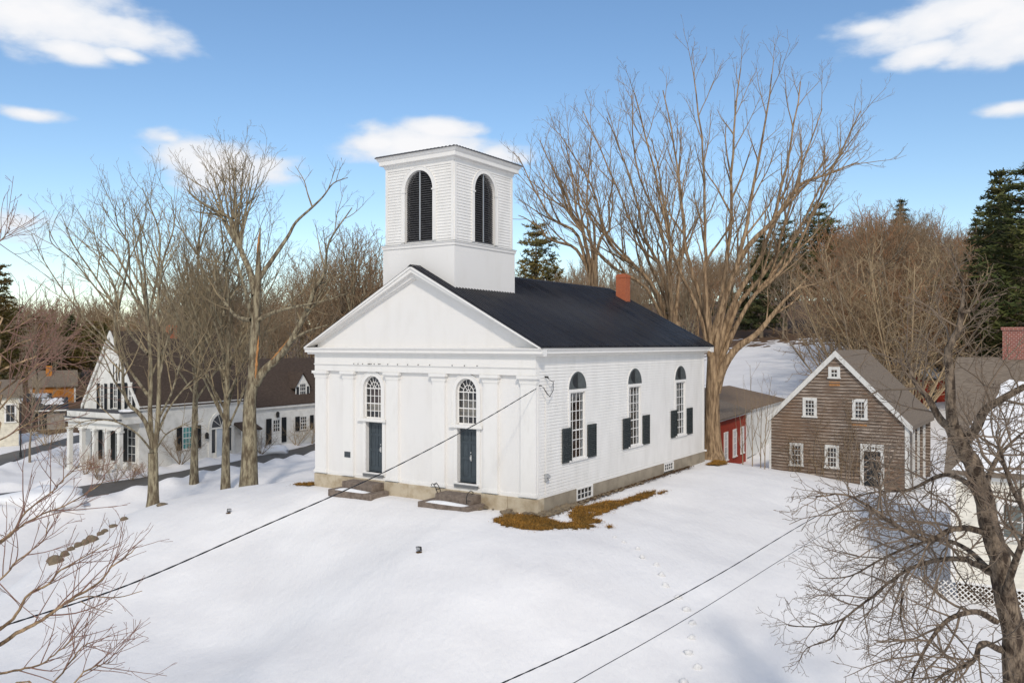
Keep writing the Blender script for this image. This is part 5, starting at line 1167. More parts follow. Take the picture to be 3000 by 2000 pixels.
    for k in range(15):
        x = -3.9 + rr.uniform(-2.1, 2.0); top = rr.uniform(.3, 3.3) if abs(x + 3.6) < .9 else rr.uniform(-.4, 1.2); T.limb([A * x - B * .10 + Vector((0, 0, zb - .1)), A * (x + rr.uniform(-.4, .4)) - B * .14 + Vector((0, 0, (zb + top) / 2)), A * (x + rr.uniform(-.7, .7)) - B * .12 + Vector((0, 0, top))], .02, .006, 0, vp, start=.15)
    def squash(st):
        for i, p in enumerate(st[0]):
            n = -p.dot(B); 
            if n < .06 or n > .5: st[0][i] = p + B * (n - (.07 + abs(n) * .2 if n < .06 else .5))
    squash(T.W); squash(T.T)
    T.make("climbing_vine", "bare brown vines climbing the middle of the shingled barn wall", O, TWIG_BROWN, TWIG_BROWN, None, "vine", "stems", "twigs")
shingle_barn()

YW = math.atan2(-.49, .87)
def red_barn():
    c = at(2186, 1204, 56); O = Vector((c.x, c.y, 0)); A, B = wfr(O, YW)
    # red block: wall runs along B, outward A
    b = thing("red_barn", "red boarded barn with three white framed windows, behind the largest tree", "barn", O, YW)
    M = frame((0, 0, 0), (0, 1, 0), (1, 0, 0)); ze = 1.38
    w = MB(M); w.box(-9, -.02, -4.5, 0, -3.2, ze); w.build("red_wall", REDWALL, b)
    t = MB(M); t.box(-9.1, .03, .0, .08, ze - .12, ze + .04); t.box(-.12, .02, .0, .05, -3.0, ze - .13); t.build("white_trim", WHITE_TRIM, b)
    r = MB(); r.hexa([(.30, -9.2, ze + .02), (.30, .12, ze + .02), (-3.2, .12, ze + 1.15), (-3.2, -9.2, ze + 1.15), (.30, -9.2, ze + .1), (.30, .12, ze + .1), (-3.2, .12, ze + 1.25), (-3.2, -9.2, ze + 1.25)]); r.hexa([(-6.7, -9.2, ze), (-6.7, .12, ze), (-3.2, .12, ze + 1.15), (-3.2, -9.2, ze + 1.15), (-6.7, -9.2, ze + .1), (-6.7, .12, ze + .1), (-3.2, .12, ze + 1.25), (-3.2, -9.2, ze + 1.25)]); r.build("roof", SHINGLE_GREY, b)
    for a in (-5.15, -3.05, -1.15): rect_window(b, M, a - .33, a + .33, -1.2, .42, 2, 4, casing=.10, proud=.05, trim=WHITE_TRIM, glassm=mat("pale_shade_glass", (.50, .50, .52), .2, .5, 2, (.3, .3, .33)) if "pale_shade_glass" not in bpy.data.materials else bpy.data.materials["pale_shade_glass"], n_in=.02)
    # white building beyond
    b = thing("white_barn", "white boarded barn raised on posts, between the red barn and shingled barn", "barn", O, YW)
    w = MB(M); x = .02
    while x < 13: w.box(x + .004, x + .196, -7, -.25 + .01 * (int(x * 5) % 2), -1.85, ze + .05); x += .2
    w.build("white_wall", WHITE_OLD, b)
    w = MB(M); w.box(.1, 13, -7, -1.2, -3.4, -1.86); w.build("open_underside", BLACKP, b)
    w = MB(M)
    for q in range(5): w.box(1 + q * 2.6, 1.2 + q * 2.6, -.5, -.3, -3.4, -1.855)
    w.build("post", WOODWALL_PALE, b)
    r = MB(); r.hexa([(.0, -.1, ze + .05), (.0, 13.2, ze + .05), (-4.6, 13.2, ze + 1.0), (-4.6, -3.5, ze + 1.3), (.0, -.1, ze + .13), (.0, 13.2, ze + .13), (-4.6, 13.2, ze + 1.1), (-4.6, -3.5, ze + 1.42)]); r.build("roof", mat("tan_shingles", (.23, .17, .12), .9, .15, 4, (.17, .125, .09), (.35, .7), None, (1, 1, 4)), b)
    t = MB(M); t.box(0, 13, -.25, -.1, ze - .05, ze + .06); t.build("fascia", WHITE_TRIM, b)
    f = thing("picket_fence", "low white board fence under the raised white barn", "fence", O, YW); w = MB(M)
    for q in range(34): w.box(.2 + q * .21, .34 + q * .21, .62, .65, -3.2, -2.0 - .05 * (q % 3))
    w.build("pickets", WHITE_OLD, f); w = MB(M); w.box(.2, 7.3, .58, .62, -2.4, -2.3); w.build("rail", WHITE_OLD, f)
red_barn()

def left_house():
    yaw = -math.pi / 6; O = Vector((-25.5, 57.2, 0)); A, B = wfr(O, yaw)
    h = thing("white_house", "long white house with steep pointed gable, columned porch and dark shutters", "house", O, yaw)
    FR = frame((0, 0, 0), (1, 0, 0), (0, -1, 0)); SD = frame((0, 0, 0), (0, 1, 0), (1, 0, 0)); zb = -2.6; ze = 1.72; zp = 6.75; W_ = 6.2
    def onS(zf, x, y, n=0):
        px, py = zf(x, y); d = Vector(((px - 1500) / F, 1, -(py - HZ) / F)); o = O + A * n; t = (o - Vector((0, 0, CZ))).dot(A) / d.dot(A); p = Vector((0, 0, CZ)) + d * t - O; return p.dot(B), p.z
    def onF(zf, x, y, n=0):
        px, py = zf(x, y); d = Vector(((px - 1500) / F, 1, -(py - HZ) / F)); o = O - B * n; t = (o - Vector((0, 0, CZ))).dot(B) / d.dot(B); p = Vector((0, 0, CZ)) + d * t - O; return p.dot(A), p.z
    ML = 9.0
    w = MB(FR); clap(w, -W_, 0, zb - .8, ze, h=.13); sl_ = (zp - ze) / (W_ / 2); clap(w, -W_, 0, ze, zp - .1, h=.13, lim=lambda z: (-W_ + (z - ze) / sl_, -(z - ze) / sl_)); w.sheet([(-W_, zb - .8), (0, zb - .8), (0, ze), (-W_ / 2, zp), (-W_, ze)], [], -.012); w.build("gable_wall", HOUSE_WHITE, h)
    w = MB(SD); clap(w, 0, ML, zb - .8, ze, h=.13); w.sheet([(0, zb - .8), (ML, zb - .8), (ML, ze), (0, ze)], [], -.012); w.build("front_wall", HOUSE_WHITE, h)
    w = MB(); w.box(-W_, -W_ + .1, .02, ML, zb - .8, ze); w.box(-W_, 0, ML, ML + .1, zb - .8, ze); w.prism([(-W_, ze), (0, ze), (-W_ / 2, zp)], ML, ML + .1); w.build("back_wall", HOUSE_WHITE, h)
    r = MB(); gable_roof(r, -W_ - .15, .15, -.12, ML + .2, ze - .24, zp, .1); r.build("main_roof", SHINGLE_BROWN, h)
    t = MB(FR)
    for s in (1, -1):
        xe = -W_ / 2 + s * (W_ / 2 + .15); t.prism([(xe, ze - .14), (-W_ / 2, zp + .11), (-W_ / 2, zp - .3), (xe, ze - .45)], .06, .17)
    t.build("bargeboard", HOUSE_WHITE, h)
    t = MB(SD); t.box(-.1, ML, 0, .14, ze - .32, ze - .05); t.build("eave_board", HOUSE_WHITE, h)
    c = MB(); c.box(-3.4, -2.8, 4.6, 5.2, 6.0, 7.35); c.build("chimney", BRICK, h)
    # wing
    WL0, WL1, we = ML, 25.0, .95; wr = 4.6
    w = MB(SD); clap(w, WL0, WL1, zb - .5, we, h=.13); w.sheet([(WL0, zb - .5), (WL1, zb - .5), (WL1, we), (WL0, we)], [], -.012); w.build("wing_wall", HOUSE_WHITE, h)
    r = MB(); gable_roof(r, -W_ - .2, .25, WL0 + .2, WL1 + .3, we - .05, wr, .1); r.build("wing_roof", SHINGLE_BROWN, h)
    w = MB(); w.prism([(-W_, zb), (0, zb), (0, we), (-W_ / 2, wr), (-W_, we)], WL1 - .1, WL1); w.build("wing_end_wall", HOUSE_WHITE, h)
    t = MB(SD); t.box(WL0, WL1, 0, .2, we - .22, we - .04); t.build("wing_eave_board", HOUSE_WHITE, h)
    # dormer
    y0, z0 = onS(Z5, 1905, 640, -.4); y1, z1 = onS(Z5, 2050, 640, -.4); ym = (y0 + y1) / 2; sx = -.4
    d = MB(frame((sx, 0, 0), (0, 1, 0), (1, 0, 0))); d.sheet([(ym - .85, z0 - .3), (ym + .85, z0 - .3), (ym + .85, z0 + 1.0), (ym, z0 + 2.1), (ym - .85, z0 + 1.0)], [], 0); do = d.build("dormer", HOUSE_WHITE, h)
    d = MB(); 
    for s in (1, -1): d.hexa([(sx + .12, ym + s * 1.0, z0 + .85), (sx - 2.6, ym + s * 1.0, z0 + .85), (sx - 2.6, ym, z0 + 2.15), (sx + .12, ym, z0 + 2.15), (sx + .12, ym + s * 1.0, z0 + .95), (sx - 2.6, ym + s * 1.0, z0 + .95), (sx - 2.6, ym, z0 + 2.25), (sx + .12, ym, z0 + 2.25)])
    d.build("dormer_roof", SHINGLE_BROWN, do)
    Md = frame((sx, 0, 0), (0, 1, 0), (1, 0, 0)); rect_window(do, Md, ym - .36, ym + .36, z0 + .05, z0 + 1.25, 3, 4, casing=.1, proud=.05, trim=HOUSE_WHITE, n_in=.02, bar=.03)
    for a, b in ((-.72, -.47), (.47, .72)):
        s = MB(Md); s.box(ym + a, ym + b, .01, .05, z0 + .0, z0 + 1.0); s.build("shutter", BLACKP, do)
    # front windows and doors
    def win(x0, x1, y0, y1, c, r_, gl=GLASS_DARK, sh=(), M=SD, f=onS):
        a0, zt = f(Z5, x0, y0); a1, z_ = f(Z5, x1, y1); rect_window(h, M, a0, a1, z_, zt, c, r_, casing=.1, proud=.05, trim=HOUSE_WHITE, glassm=gl, n_in=.02, bar=.035)
        for s0, s1 in sh:
            p, _ = f(Z5, s0, y0); q, _ = f(Z5, s1, y0); shutter(h, M, p, q, z_ - .05, zt + .05, .055, BLACKP)
    win(995, 1072, 872, 1042, 3, 4, GLASS_TEAL, ((942, 985), (1112, 1140)))
    win(1958, 2010, 785, 885, 3, 4, GLASS_DARK, ((1915, 1950), (2035, 2064)))
    # entrance with fan
    a0, zt = onS(Z5, 1225, 885); a1, z_ = onS(Z5, 1392, 1112); am = (a0 + a1) / 2; hw = (a1 - a0) / 2
    e = MB(SD); e.box(a0 - .25, a0, 0, .12, z_, zt + .05); e.box(a1, a1 + .25, 0, .12, z_, zt + .05); e.band(arch(am, zt + .08, hw, 14, 1.0), arch(am, zt + .08, hw + .22, 14, 1.22), 0, .12); e.box(a0, a1, 0, .1, zt - .04, zt + .08); e.box(a0 + .4, a0 + .5, 0, .09, z_, zt - .04); e.box(a1 - .5, a1 - .4, 0, .09, z_, zt - .04); eo = e.build("entrance_surround", HOUSE_WHITE, h)
    e = MB(SD); e.prism(arch(am, zt + .08, hw, 14, 1.0), .02, .035); e.build("fanlight", GLASS_DARK, eo)
    e = MB(SD)
    for k in range(1, 5): t_ = math.pi * k / 5; e.tube([(am, .05, zt + .1), (am + hw * math.cos(t_), .05, zt + .08 + .98 * math.sin(t_))], .02, 4)
    e.build("fanlight_bars", HOUSE_WHITE, eo)
    e = MB(SD); e.box(a0 + .02, a0 + .38, .01, .03, z_ + .5, zt - .06); e.box(a1 - .38, a1 - .02, .01, .03, z_ + .5, zt - .06); e.build("sidelight", GLASS_DARK, eo)
    e = MB(SD); e.box(a0 + .5, a1 - .5, .01, .05, z_, zt - .05)
    for q in range(2):
        for k in range(3): e.box(a0 + .6 + q * (a1 - a0 - 1.0) * .47, a0 + .55 + (q + 1) * (a1 - a0 - 1.0) * .45, .05, .065, z_ + .15 + k * .7, z_ + .72 + k * .7)
    e.build("door", mat("pale_blue_door", (.50, .55, .60), .5, .4, 4, (.45, .5, .55)), eo)
    e = MB(SD); e.box(a0 - .6, a1 + 1.2, .1, 1.3, z_ - .5, z_ - .05); e.build("door_step", GRANITE, h)
    for x, y in ((1180, 945), (1762, 772)):
        a, z = onS(Z5, x, y); l = MB(SD); l.box(a - .09, a + .09, .1, .28, z - .16, z + .12); l.prism([(a - .12, z + .12), (a + .12, z + .12), (a, z + .3)], .08, .3); l.box(a - .03, a + .03, 0, .1, z - .02, z + .06); l.build("wall_lantern", IRON, h)
    # small hooded side door mostly behind the trunk
    a0, zt = onS(Z5, 1450, 905, .6); a1, z_ = onS(Z5, 1610, 1090, .6); e = MB(SD); e.hexa([(a0, 0, zt + .55), (a1, 0, zt + .55), (a1, 1.1, zt), (a0, 1.1, zt), (a0, 0, zt + .65), (a1, 0, zt + .65), (a1, 1.15, zt + .1), (a0, 1.15, zt + .1)]); eo = e.build("porch_hood", SHINGLE_BROWN, h)
    e = MB(SD); e.box(a0 + .05, a0 + .2, .9, 1.05, z_ - .1, zt + .05); e.box(a1 - .2, a1 - .05, .9, 1.05, z_ - .1, zt + .05); e.build("hood_post", HOUSE_WHITE, eo)
    # wing door
    a0, zt = onS(Z5, 1727, 808); a1, z_ = onS(Z5, 1793, 1005); e = MB(SD); e.box(a0 - .12, a1 + .12, 0, .06, z_, zt + .14); eo = e.build("wing_door", HOUSE_WHITE, h)
    e = MB(SD); e.box(a0 + .12, a1 - .12, .06, .07, (z_ + zt) / 2 + .05, zt - .08); go = e.build("door_glass", GLASS_DARK, eo); e = MB(SD)
    for k in range(1, 3): x = a0 + .12 + (a1 - a0 - .24) * k / 3; e.box(x - .02, x + .02, .07, .085, (z_ + zt) / 2 + .05, zt - .08)
    for k in range(1, 3): z = (z_ + zt) / 2 + .05 + ((zt - z_) / 2 - .13) * k / 3; e.box(a0 + .12, a1 - .12, .07, .083, z - .02, z + .02)
    e.build("door_bars", HOUSE_WHITE, eo)
    for s0, s1 in ((1676, 1718), (1802, 1840)):
        p, _ = onS(Z5, s0, 808); q, _ = onS(Z5, s1, 808); shutter(h, SD, p, q, z_ + .1, zt + .1, .055, BLACKP)
    # gable windows, shutters and vents
    for x0, x1, s in ((325, 350, ((298, 320), (360, 380))), (432, 460, ((408, 430), (470, 493))), (556, 580, ((526, 548), (590, 610)))):
        a0, zt = onF(Z5, x0, 578); a1, z_ = onF(Z5, x1, 715); rect_window(h, FR, a0, a1, z_, z_ + 1.7, 2, 4, casing=.08, proud=.05, trim=HOUSE_WHITE, n_in=.02, bar=.035)
        for p, q in s:
            p, _ = onF(Z5, p, 600); q, _ = onF(Z5, q, 600); shutter(h, FR, p, q, z_ - .05, z_ + 1.75, .055, BLACKP)
    v = MB(FR)
    for x in (430, 453, 477):
        a, z = onF(Z5, x, 490); v.box(a - .05, a + .05, .018, .03, z, z + 1.2)
    v.build("gable_vents", BLACKP, h)
    # porch: flat white roof on square columns in front of the gable, dark glazing behind
    pf = frame((0, -1.5, 0), (1, 0, 0), (0, -1, 0)); p = MB(FR); p.box(-5.85, .25, -.02, 1.7, .55, .85); p.box(-5.75, .1, 0, 1.58, .85, 1.28); po = p.build("porch_roof", HOUSE_WHITE, h)
    p = MB(FR); p.box(-5.9, .3, 1.55, 1.76, .83, .90); p.box(-5.9, .3, 0, 1.54, 1.281, 1.33); p.build("porch_roof_edge", SLATE, po)
    p = MB(FR); p.box(-5.75, .15, 1.32, 1.5, .12, .55); p.build("porch_beam", HOUSE_WHITE, po)
    for a in (-5.65, -4.2, -2.8, -1.45, -.08):
        p = MB(FR); p.box(a - .14, a + .14, 1.28, 1.56, -2.9, .12); p.box(a - .2, a + .2, 1.22, 1.62, -.02, .1); p.box(a - .2, a + .2, 1.22, 1.62, -2.95, -2.7); p.build("porch_column", HOUSE_WHITE, h)
    for a in (-4.95, -3.5, -2.12, -.78): rect_window(h, FR, a - .42, a + .42, -2.2, .05, 2, 4, casing=.1, proud=.05, trim=HOUSE_WHITE, n_in=.02, bar=.03, name="porch_window"); 
    for a in (-4.22, -2.8, -1.45): shutter(h, FR, a - .22, a + .22, -2.2, .1, .055, BLACKP)
    p = MB(FR); p.box(-5.85, .2, 0, 1.7, -3.3, -2.95); p.build("porch_floor", WOODWALL_PALE, h)
    # snow on the corner of the porch roof
    s = MB(); blob(s, (-.5, -.6, 1.38), .6, 3, (1.2, .8, .2)); s.build("roof_snow", SNOW_MAT, po, smooth=True)
left_house()

def right_house():
    O = at(2789, 1372, 28.0); O = Vector((O.x, O.y, 0)); yaw = -.57; A, B = wfr(O, yaw); ze = 1.78; zr = 5.35
    h = thing("white_cottage", "cream cottage at the right edge with brown roof, brick chimney and lattice skirt", "house", O, yaw)
    FR = frame((0, 0, 0), (1, 0, 0), (0, -1, 0)); LF = frame((0, 0, 0), (0, 1, 0), (-1, 0, 0)); L_ = 11; Dp = 8.4
    w = MB(FR); clap(w, 0, L_, -1.95, ze, h=.13); w.sheet([(0, -1.95), (L_, -1.95), (L_, ze), (0, ze)], [], -.012); w.build("front_wall", COTTAGE, h)
    w = MB(LF); clap(w, 0, Dp, -1.95, ze, h=.13); clap(w, 0, Dp, ze, zr, h=.13, lim=lambda z: ((z - ze) * Dp / 2 / (zr - ze), Dp - (z - ze) * Dp / 2 / (zr - ze))); w.sheet([(0, -1.95), (Dp, -1.95), (Dp, ze), (Dp / 2, zr), (0, ze)], [], -.012); w.build("end_wall", COTTAGE, h)
    r = MB(); 
    for ye in (-.25, Dp + .25):
        r.hexa([(-.22, ye, ze - .18), (L_, ye, ze - .18), (L_, Dp / 2, zr), (-.22, Dp / 2, zr), (-.22, ye, ze - .08), (L_, ye, ze - .08), (L_, Dp / 2, zr + .1), (-.22, Dp / 2, zr + .1)])
    ro = r.build("roof", SHINGLE_GREY, h)
    t = MB(FR); t.box(-.05, .12, 0, .035, -1.95, ze - .1); t.box(-.1, L_, 0, .10, ze - .32, ze - .12); t.build("trim", WHITE_TRIM, h)
    # roof snow: lies on the lower slope of the right part
    s = MB(); n = 24; m = 10; sl_ = (zr - ze + .18) / (Dp / 2 + .25)
    for i in range(n + 1):
        for j in range(m + 1):
            x = .45 + 7 * i / n; y = -.2 + 3.3 * (j / m); lim = .98 + .07 * math.sin(i * .7) + .03 * math.sin(i * 1.9); e = min(1, i / 4 * .9) * min(1, j * .7) * min(1, (m - j) * .6)
            xs = x - .25 + (m - j) * -.02 + .18 * math.sin(j * .9) * (1 - min(1, i / 6)) + (.55 * (1 - j / m) if False else .10 * j); yy = y * lim
            s.v.append((xs, yy, ze - .08 + (yy + .25) * sl_ + .015 + .15 * e))
    for i in range(n):
        for j in range(m): s.f.append((i * (m + 1) + j, (i + 1) * (m + 1) + j, (i + 1) * (m + 1) + j + 1, i * (m + 1) + j + 1))
    s.build("roof_snow", SNOW_MAT, ro, smooth=True)
    c = MB(); c.box(1.3, 2.5, Dp / 2 - .1, Dp / 2 + .9, 4.8, 6.45); c.box(1.25, 2.55, Dp / 2 - .15, Dp / 2 + .95, 6.45, 6.56); c.build("chimney", BRICK_OLD, h)
    rect_window(h, FR, 1.45, 2.55, -.35, .75, 2, 2, casing=.14, proud=.06, trim=WHITE_TRIM, n_in=.02, glassm=mat("grey_green_glass", (.07, .085, .08), .1, .6, 2, (.16, .18, .17)))
    g = MB(FR)
    for k in range(70):
        a = -1.0 + k * .17
        for s_ in (1, -1): g.hexa([(a, -.05 + .012 * s_, -2.85), (a + .05, -.05 + .012 * s_, -2.85), (a + .05 + s_ * .85, -.05 + .012 * s_, -2.0), (a + s_ * .85, -.05 + .012 * s_, -2.0), (a, -.04 + .012 * s_, -2.85), (a + .05, -.04 + .012 * s_, -2.85), (a + .05 + s_ * .85, -.04 + .012 * s_, -2.0), (a + s_ * .85, -.04 + .012 * s_, -2.0)])
    g.v = [v for v in g.v]; g.box(-.02, L_, -.06, .03, -2.02, -1.94); g.build("lattice_skirt", WHITE_TRIM, h)
    k = MB(); k.box(.1, L_, .5, Dp, -3.2, -1.96); k.build("crawl_space", SOIL, h)
right_house()

def small_buildings():
    def block(name, label, cat, px0, px1, py_e, d, depth, rise, wallm, roofm, yaw=0, snow=None, zb=None, extra=None, py_b=None):
        a = at(px0, py_e, d); b_ = at(px1, py_e, d); w = b_.x - a.x; g = min(hz(a.x, d), hz(b_.x, d)) - .4 if zb is None else zb
        o = thing(name, label, cat, (a.x, d, 0), yaw); FR = frame((0, 0, 0), (1, 0, 0), (0, -1, 0)); z = a.z
        m = MB(); m.box(0, w, 0, depth, g, z); m.prism([(0, z), (0, z)], 0, 0) if False else None; m.build("wall", wallm, o)
        r = MB(); 
        for ye in (-.3, depth + .3): r.hexa([(-.3, ye, z - .05), (w + .3, ye, z - .05), (w + .3, depth / 2, z + rise), (-.3, depth / 2, z + rise), (-.3, ye, z + .06), (w + .3, ye, z + .06), (w + .3, depth / 2, z + rise + .1), (-.3, depth / 2, z + rise + .1)])
        for xx in (0.02, w - .12): r.v and None
        ro = r.build("roof", roofm, o)
        e = MB(frame((0, 0, 0), (0, 1, 0), (-1, 0, 0))); e.prism([(0, z), (depth, z), (depth / 2, z + rise)], -.1, 0); e.prism([(0, z), (depth, z), (depth / 2, z + rise)], -w, -w + .1); e.build("gable_end", wallm, o)
        if snow:
            s = MB(); n, mm = 16, 6
            for i in range(n + 1):
                for j in range(mm + 1):
                    t = j / mm; x = w * (snow[0] + (snow[1] - snow[0]) * i / n) + .15 * math.sin(j * 2); y = -.28 + (depth / 2 + .3) * (snow[2] + (snow[3] - snow[2]) * t) + .1 * math.sin(i * 1.3); ee = min(1, i * .6, (n - i) * .6) * min(1, j * .8, (mm - j) * .8)
                    s.v.append((x, y, z - .05 + (y + .3) * (rise + .05) / (depth / 2 + .3) + .13 + .13 * ee))
            for i in range(n):
                for j in range(mm): s.f.append((i * (mm + 1) + j, (i + 1) * (mm + 1) + j, (i + 1) * (mm + 1) + j + 1, i * (mm + 1) + j + 1))
            s.build("roof_snow", SNOW_MAT, ro, smooth=True)
        return o, w, z, FR, g
    o, w, z, FR, g = block("wooden_shed", "orange lit wooden house with dark roof and small chimney in the far left wood", "house", 90, 206, 1134, 104, 5, 1.9, ORANGEWALL, SHINGLE_GREY, yaw=.5)
    m = MB(); m.box(w * .33, w * .33 + .7, 1.5, 2.2, z + 1, z + 2.6); m.build("chimney", ORANGEWALL, o); m = MB(FR); m.box(-.05, .15, 0, .06, g, z - .1); m.box(w - .15, w + .05, 0, .06, g, z - .1); m.build("corner_post", WHITE_OLD, o)
    o, w, z, FR, g = block("garage", "grey garage with snow on its dark roof, left of the white house porch", "garage", 112, 182, 1200, 84, 6, .95, WOODWALL_PALE, BLACKP, snow=(.12, .92, .35, .9), yaw=.5)
    m = MB(FR); m.box(.1, .75, .0, .05, -2.6, -.75); m.build("dark_doorway", BLACKP, o); m = MB(FR); m.box(-.3, w + .3, .25, .33, z - .16, z - .02); m.build("white_fascia", WHITE_TRIM, o)
    block("outbuilding", "smaller dark roofed outbuilding with patchy snow, behind the grey garage", "shed", 86, 136, 1176, 93, 4, .7, BLACKP, BLACKP, snow=(.15, .95, .3, .95), yaw=.5)
    o, w, z, FR, g = block("cream_house", "cream boarded house cut by the left edge of the photo", "house", -100, 34, 1165, 71, 5, 1.3, CREAM, SHINGLE_GREY, yaw=.55)
    m = MB(FR); clap(m, 0, w, g, z, h=.2, t=.03); m.build("clapboards", CREAM, o)
    for a in (1.3, 2.9): rect_window(o, FR, a, a + .7, z - 2.2, z - .7, 2, 2, casing=.1, proud=.06, trim=WHITE_TRIM, n_in=.04)
    o, w, z, FR, g = block("red_shed", "little red shed with snow on its roof, far behind the shingled barn", "shed", 2706, 2768, 1112, 66, 3, .9, REDWALL, SHINGLE_GREY, snow=(.02, .98, .05, .98))
    m = MB(FR); m.box(.5, 1.0, .0, .04, g + .3, z - .25); m.build("shed_door", BLACKP, o)
small_buildings()

def small_things():
    # lamp post
    p = at(61, 1312, 66); p.z = hz(p.x, p.y); top = at(61, 1160, 66).z - p.z
    o = thing("lamp_post", "thin black lamp post by the driveway beside the cream house", "lamp post", p)
    m = MB(); m.tube([(0, 0, -.3), (0, 0, top - .6)], [.06, .045], 8); m.tube([(0, 0, -.1), (0, 0, .5)], .09, 8); m.build("post", IRON, o)
    m = MB(); m.tube([(0, 0, top - .55), (0, 0, top - .15)], [.10, .17], 6); m.build("lantern", mat("frosted_lantern", (.75, .76, .75), .4), o); m = MB(); m.tube([(0, 0, top - .15), (0, 0, top + .08)], [.20, .02], 6); m.build("lantern_cap", IRON, o)
    # boulders along the bank
    S = [(425, 607, 60, 38, "large rounded tan boulder at the near end of the stone row"), (500, 568, 34, 26, None), (548, 532, 26, 16, None), (600, 500, 30, 22, None), (655, 478, 32, 26, None), (705, 452, 46, 30, "broad flat topped stone halfway along the stone row"), (770, 415, 26, 18, None), (805, 395, 26, 18, None), (870, 358, 34, 14, None), (955, 305, 30, 18, "dark stone at the far upper end of the stone row, near the forked tree"), (1245, 195, 44, 14, None)]
    LB = ["reddish stone wedged behind the large rounded boulder", "small reddish stone third from the near end of the stone row", "pale yellowish stone before the middle of the stone row", "grey upright stone just before the broad flat stone", "dark lump of stone just beyond the broad flat stone", "brown stone second beyond the broad flat stone", "low stone nearly buried in snow toward the upper end of the row", "low dark stone beside the foot of the forked tree"]
    li = 0
    for i, (x, y, w, hh, lb) in enumerate(S):
        g = ground_px(*Z5B(x, y + hh * .8), 20, 60); d = g.y; rx = w / 2.613 / F * d; m = MB(); blob(m, (0, 0, 0), 1, i + 5, (rx * 1.05, rx * .9, hh / 2.613 / F * d * 1.25), .28)
        o = m.build("boulder", ROCK, None, smooth=True); o.location = (g.x, g.y, g.z + hh / 2.613 / F * d * .15)
        if lb is None: lb = LB[li]; li += 1
        tag(o, lb, "stone", "stones along the snow bank")
    # floodlights
    for x, y, a, lb in ((671, 1502, .6, "small black floodlight in the snow, in front of the left church door"), (1228, 1618, -.5, "small black floodlight with silver lens, alone in the middle of the snow")):
        g = ground_px(x, y, 15, 60); o = thing("floodlight", lb, "floodlight", g, a, "floodlights in the snow"); o.scale = (.62, .62, .62)
        m = MB(); m.tube([(0, 0, -.2), (0, 0, .10)], .02, 6); m.tube([(-.12, 0, .09), (-.13, 0, .2), (.13, 0, .2), (.12, 0, .09)][:2], .012, 5); m.build("stake", IRON, o)
        m = MB(); m.hexa([(-.15, -.05, .12), (.15, -.05, .12), (.12, .12, .06), (-.12, .12, .06), (-.15, -.13, .32), (.15, -.13, .32), (.10, .10, .30), (-.10, .10, .30)]); m.build("lamp_head", IRON, o, bevel=.015)
        m = MB(); m.hexa([(-.12, -.066, .14), (.12, -.066, .14), (.12, -.062, .14), (-.12, -.062, .14), (-.12, -.134, .30), (.12, -.134, .30), (.12, -.13, .30), (-.12, -.13, .30)]); m.build("lens", STEEL, o)
        m = MB(); blob(m, (.02, .02, 0), .2, 5, (1.1, .9, .25), .3); m.build("bare_soil", SOIL, o, smooth=True)
    # snow clods down the slope
    CLOD = mat("packed_snow_clod", (.72, .71, .70), .8, .1, 9, (.58, .575, .57), (.4, .65), (30, .5, .02))
    C = [(440, 205), (520, 250), (640, 308), (680, 382), (800, 442), (842, 532), (878, 625), (988, 728), (1060, 832), (1112, 948), (1104, 1072), (1076, 1200), (1150, 1330), (1035, 1460)]
    LBc = ["uppermost", "second", "third", "fourth", "fifth", "sixth", "seventh", "eighth", "ninth", "tenth", "eleventh", "twelfth", "thirteenth", "lowest"]
    for i, (x, y) in enumerate(C):
        g = ground_px(1650 + x / 2.94, 1500 + y / 2.94 + 4, 14, 45); r = .065 + .04 * min(1, i / 6); m = MB(); blob(m, (0, 0, 0), r, i + 20, (1.15, .9, .95), .5); blob(m, (r * .9, -.02, -r * .5), r * .5, i + 40, (1, 1, .8), .5)
        o = m.build("snow_clod", CLOD, None, smooth=True); o.location = (g.x, g.y, g.z + r * .2)
        tag(o, ("%s snow clod from the grass in the trail down the slope" % LBc[i]) if i < 13 else "lowest snow clod of the trail, at the bottom of the photo", "snow clod", "trail of snow clods")
    # grass patches: blades over a thin soil sheet
    Zd = lambda x, y: (x * 1.2755, y * 1.2755)
    polys = [[(1132, 1196), (1160, 1184), (1200, 1180), (1245, 1184), (1262, 1192), (1290, 1200), (1330, 1200), (1372, 1210), (1340, 1216), (1290, 1215), (1240, 1218), (1190, 1214), (1150, 1206)],
             [(1304, 1184), (1325, 1166), (1360, 1160), (1400, 1150), (1446, 1152), (1425, 1163), (1395, 1178), (1360, 1190), (1388, 1199), (1350, 1204), (1320, 1198)],
             [(1424, 1154), (1446, 1143), (1470, 1133), (1506, 1126), (1500, 1136), (1482, 1145), (1462, 1151), (1440, 1158)], [(1508, 1133), (1530, 1127), (1532, 1130), (1515, 1136)], [(672, 1113), (700, 1109), (724, 1108), (726, 1114), (700, 1117)], [(1392, 1209), (1406, 1207), (1410, 1212), (1398, 1214)], [(1622, 1068), (1640, 1058), (1660, 1058), (1668, 1066), (1650, 1070)]]
    rnd = random.Random(9); gm = MB(); bm_ = MB()
    def inside(p, P):
        c = False
        for (x0, y0), (x1, y1) in zip(P, P[1:] + P[:1]):
            if (y0 > p[1]) != (y1 > p[1]) and p[0] < (x1 - x0) * (p[1] - y0) / (y1 - y0) + x0: c = not c
        return c
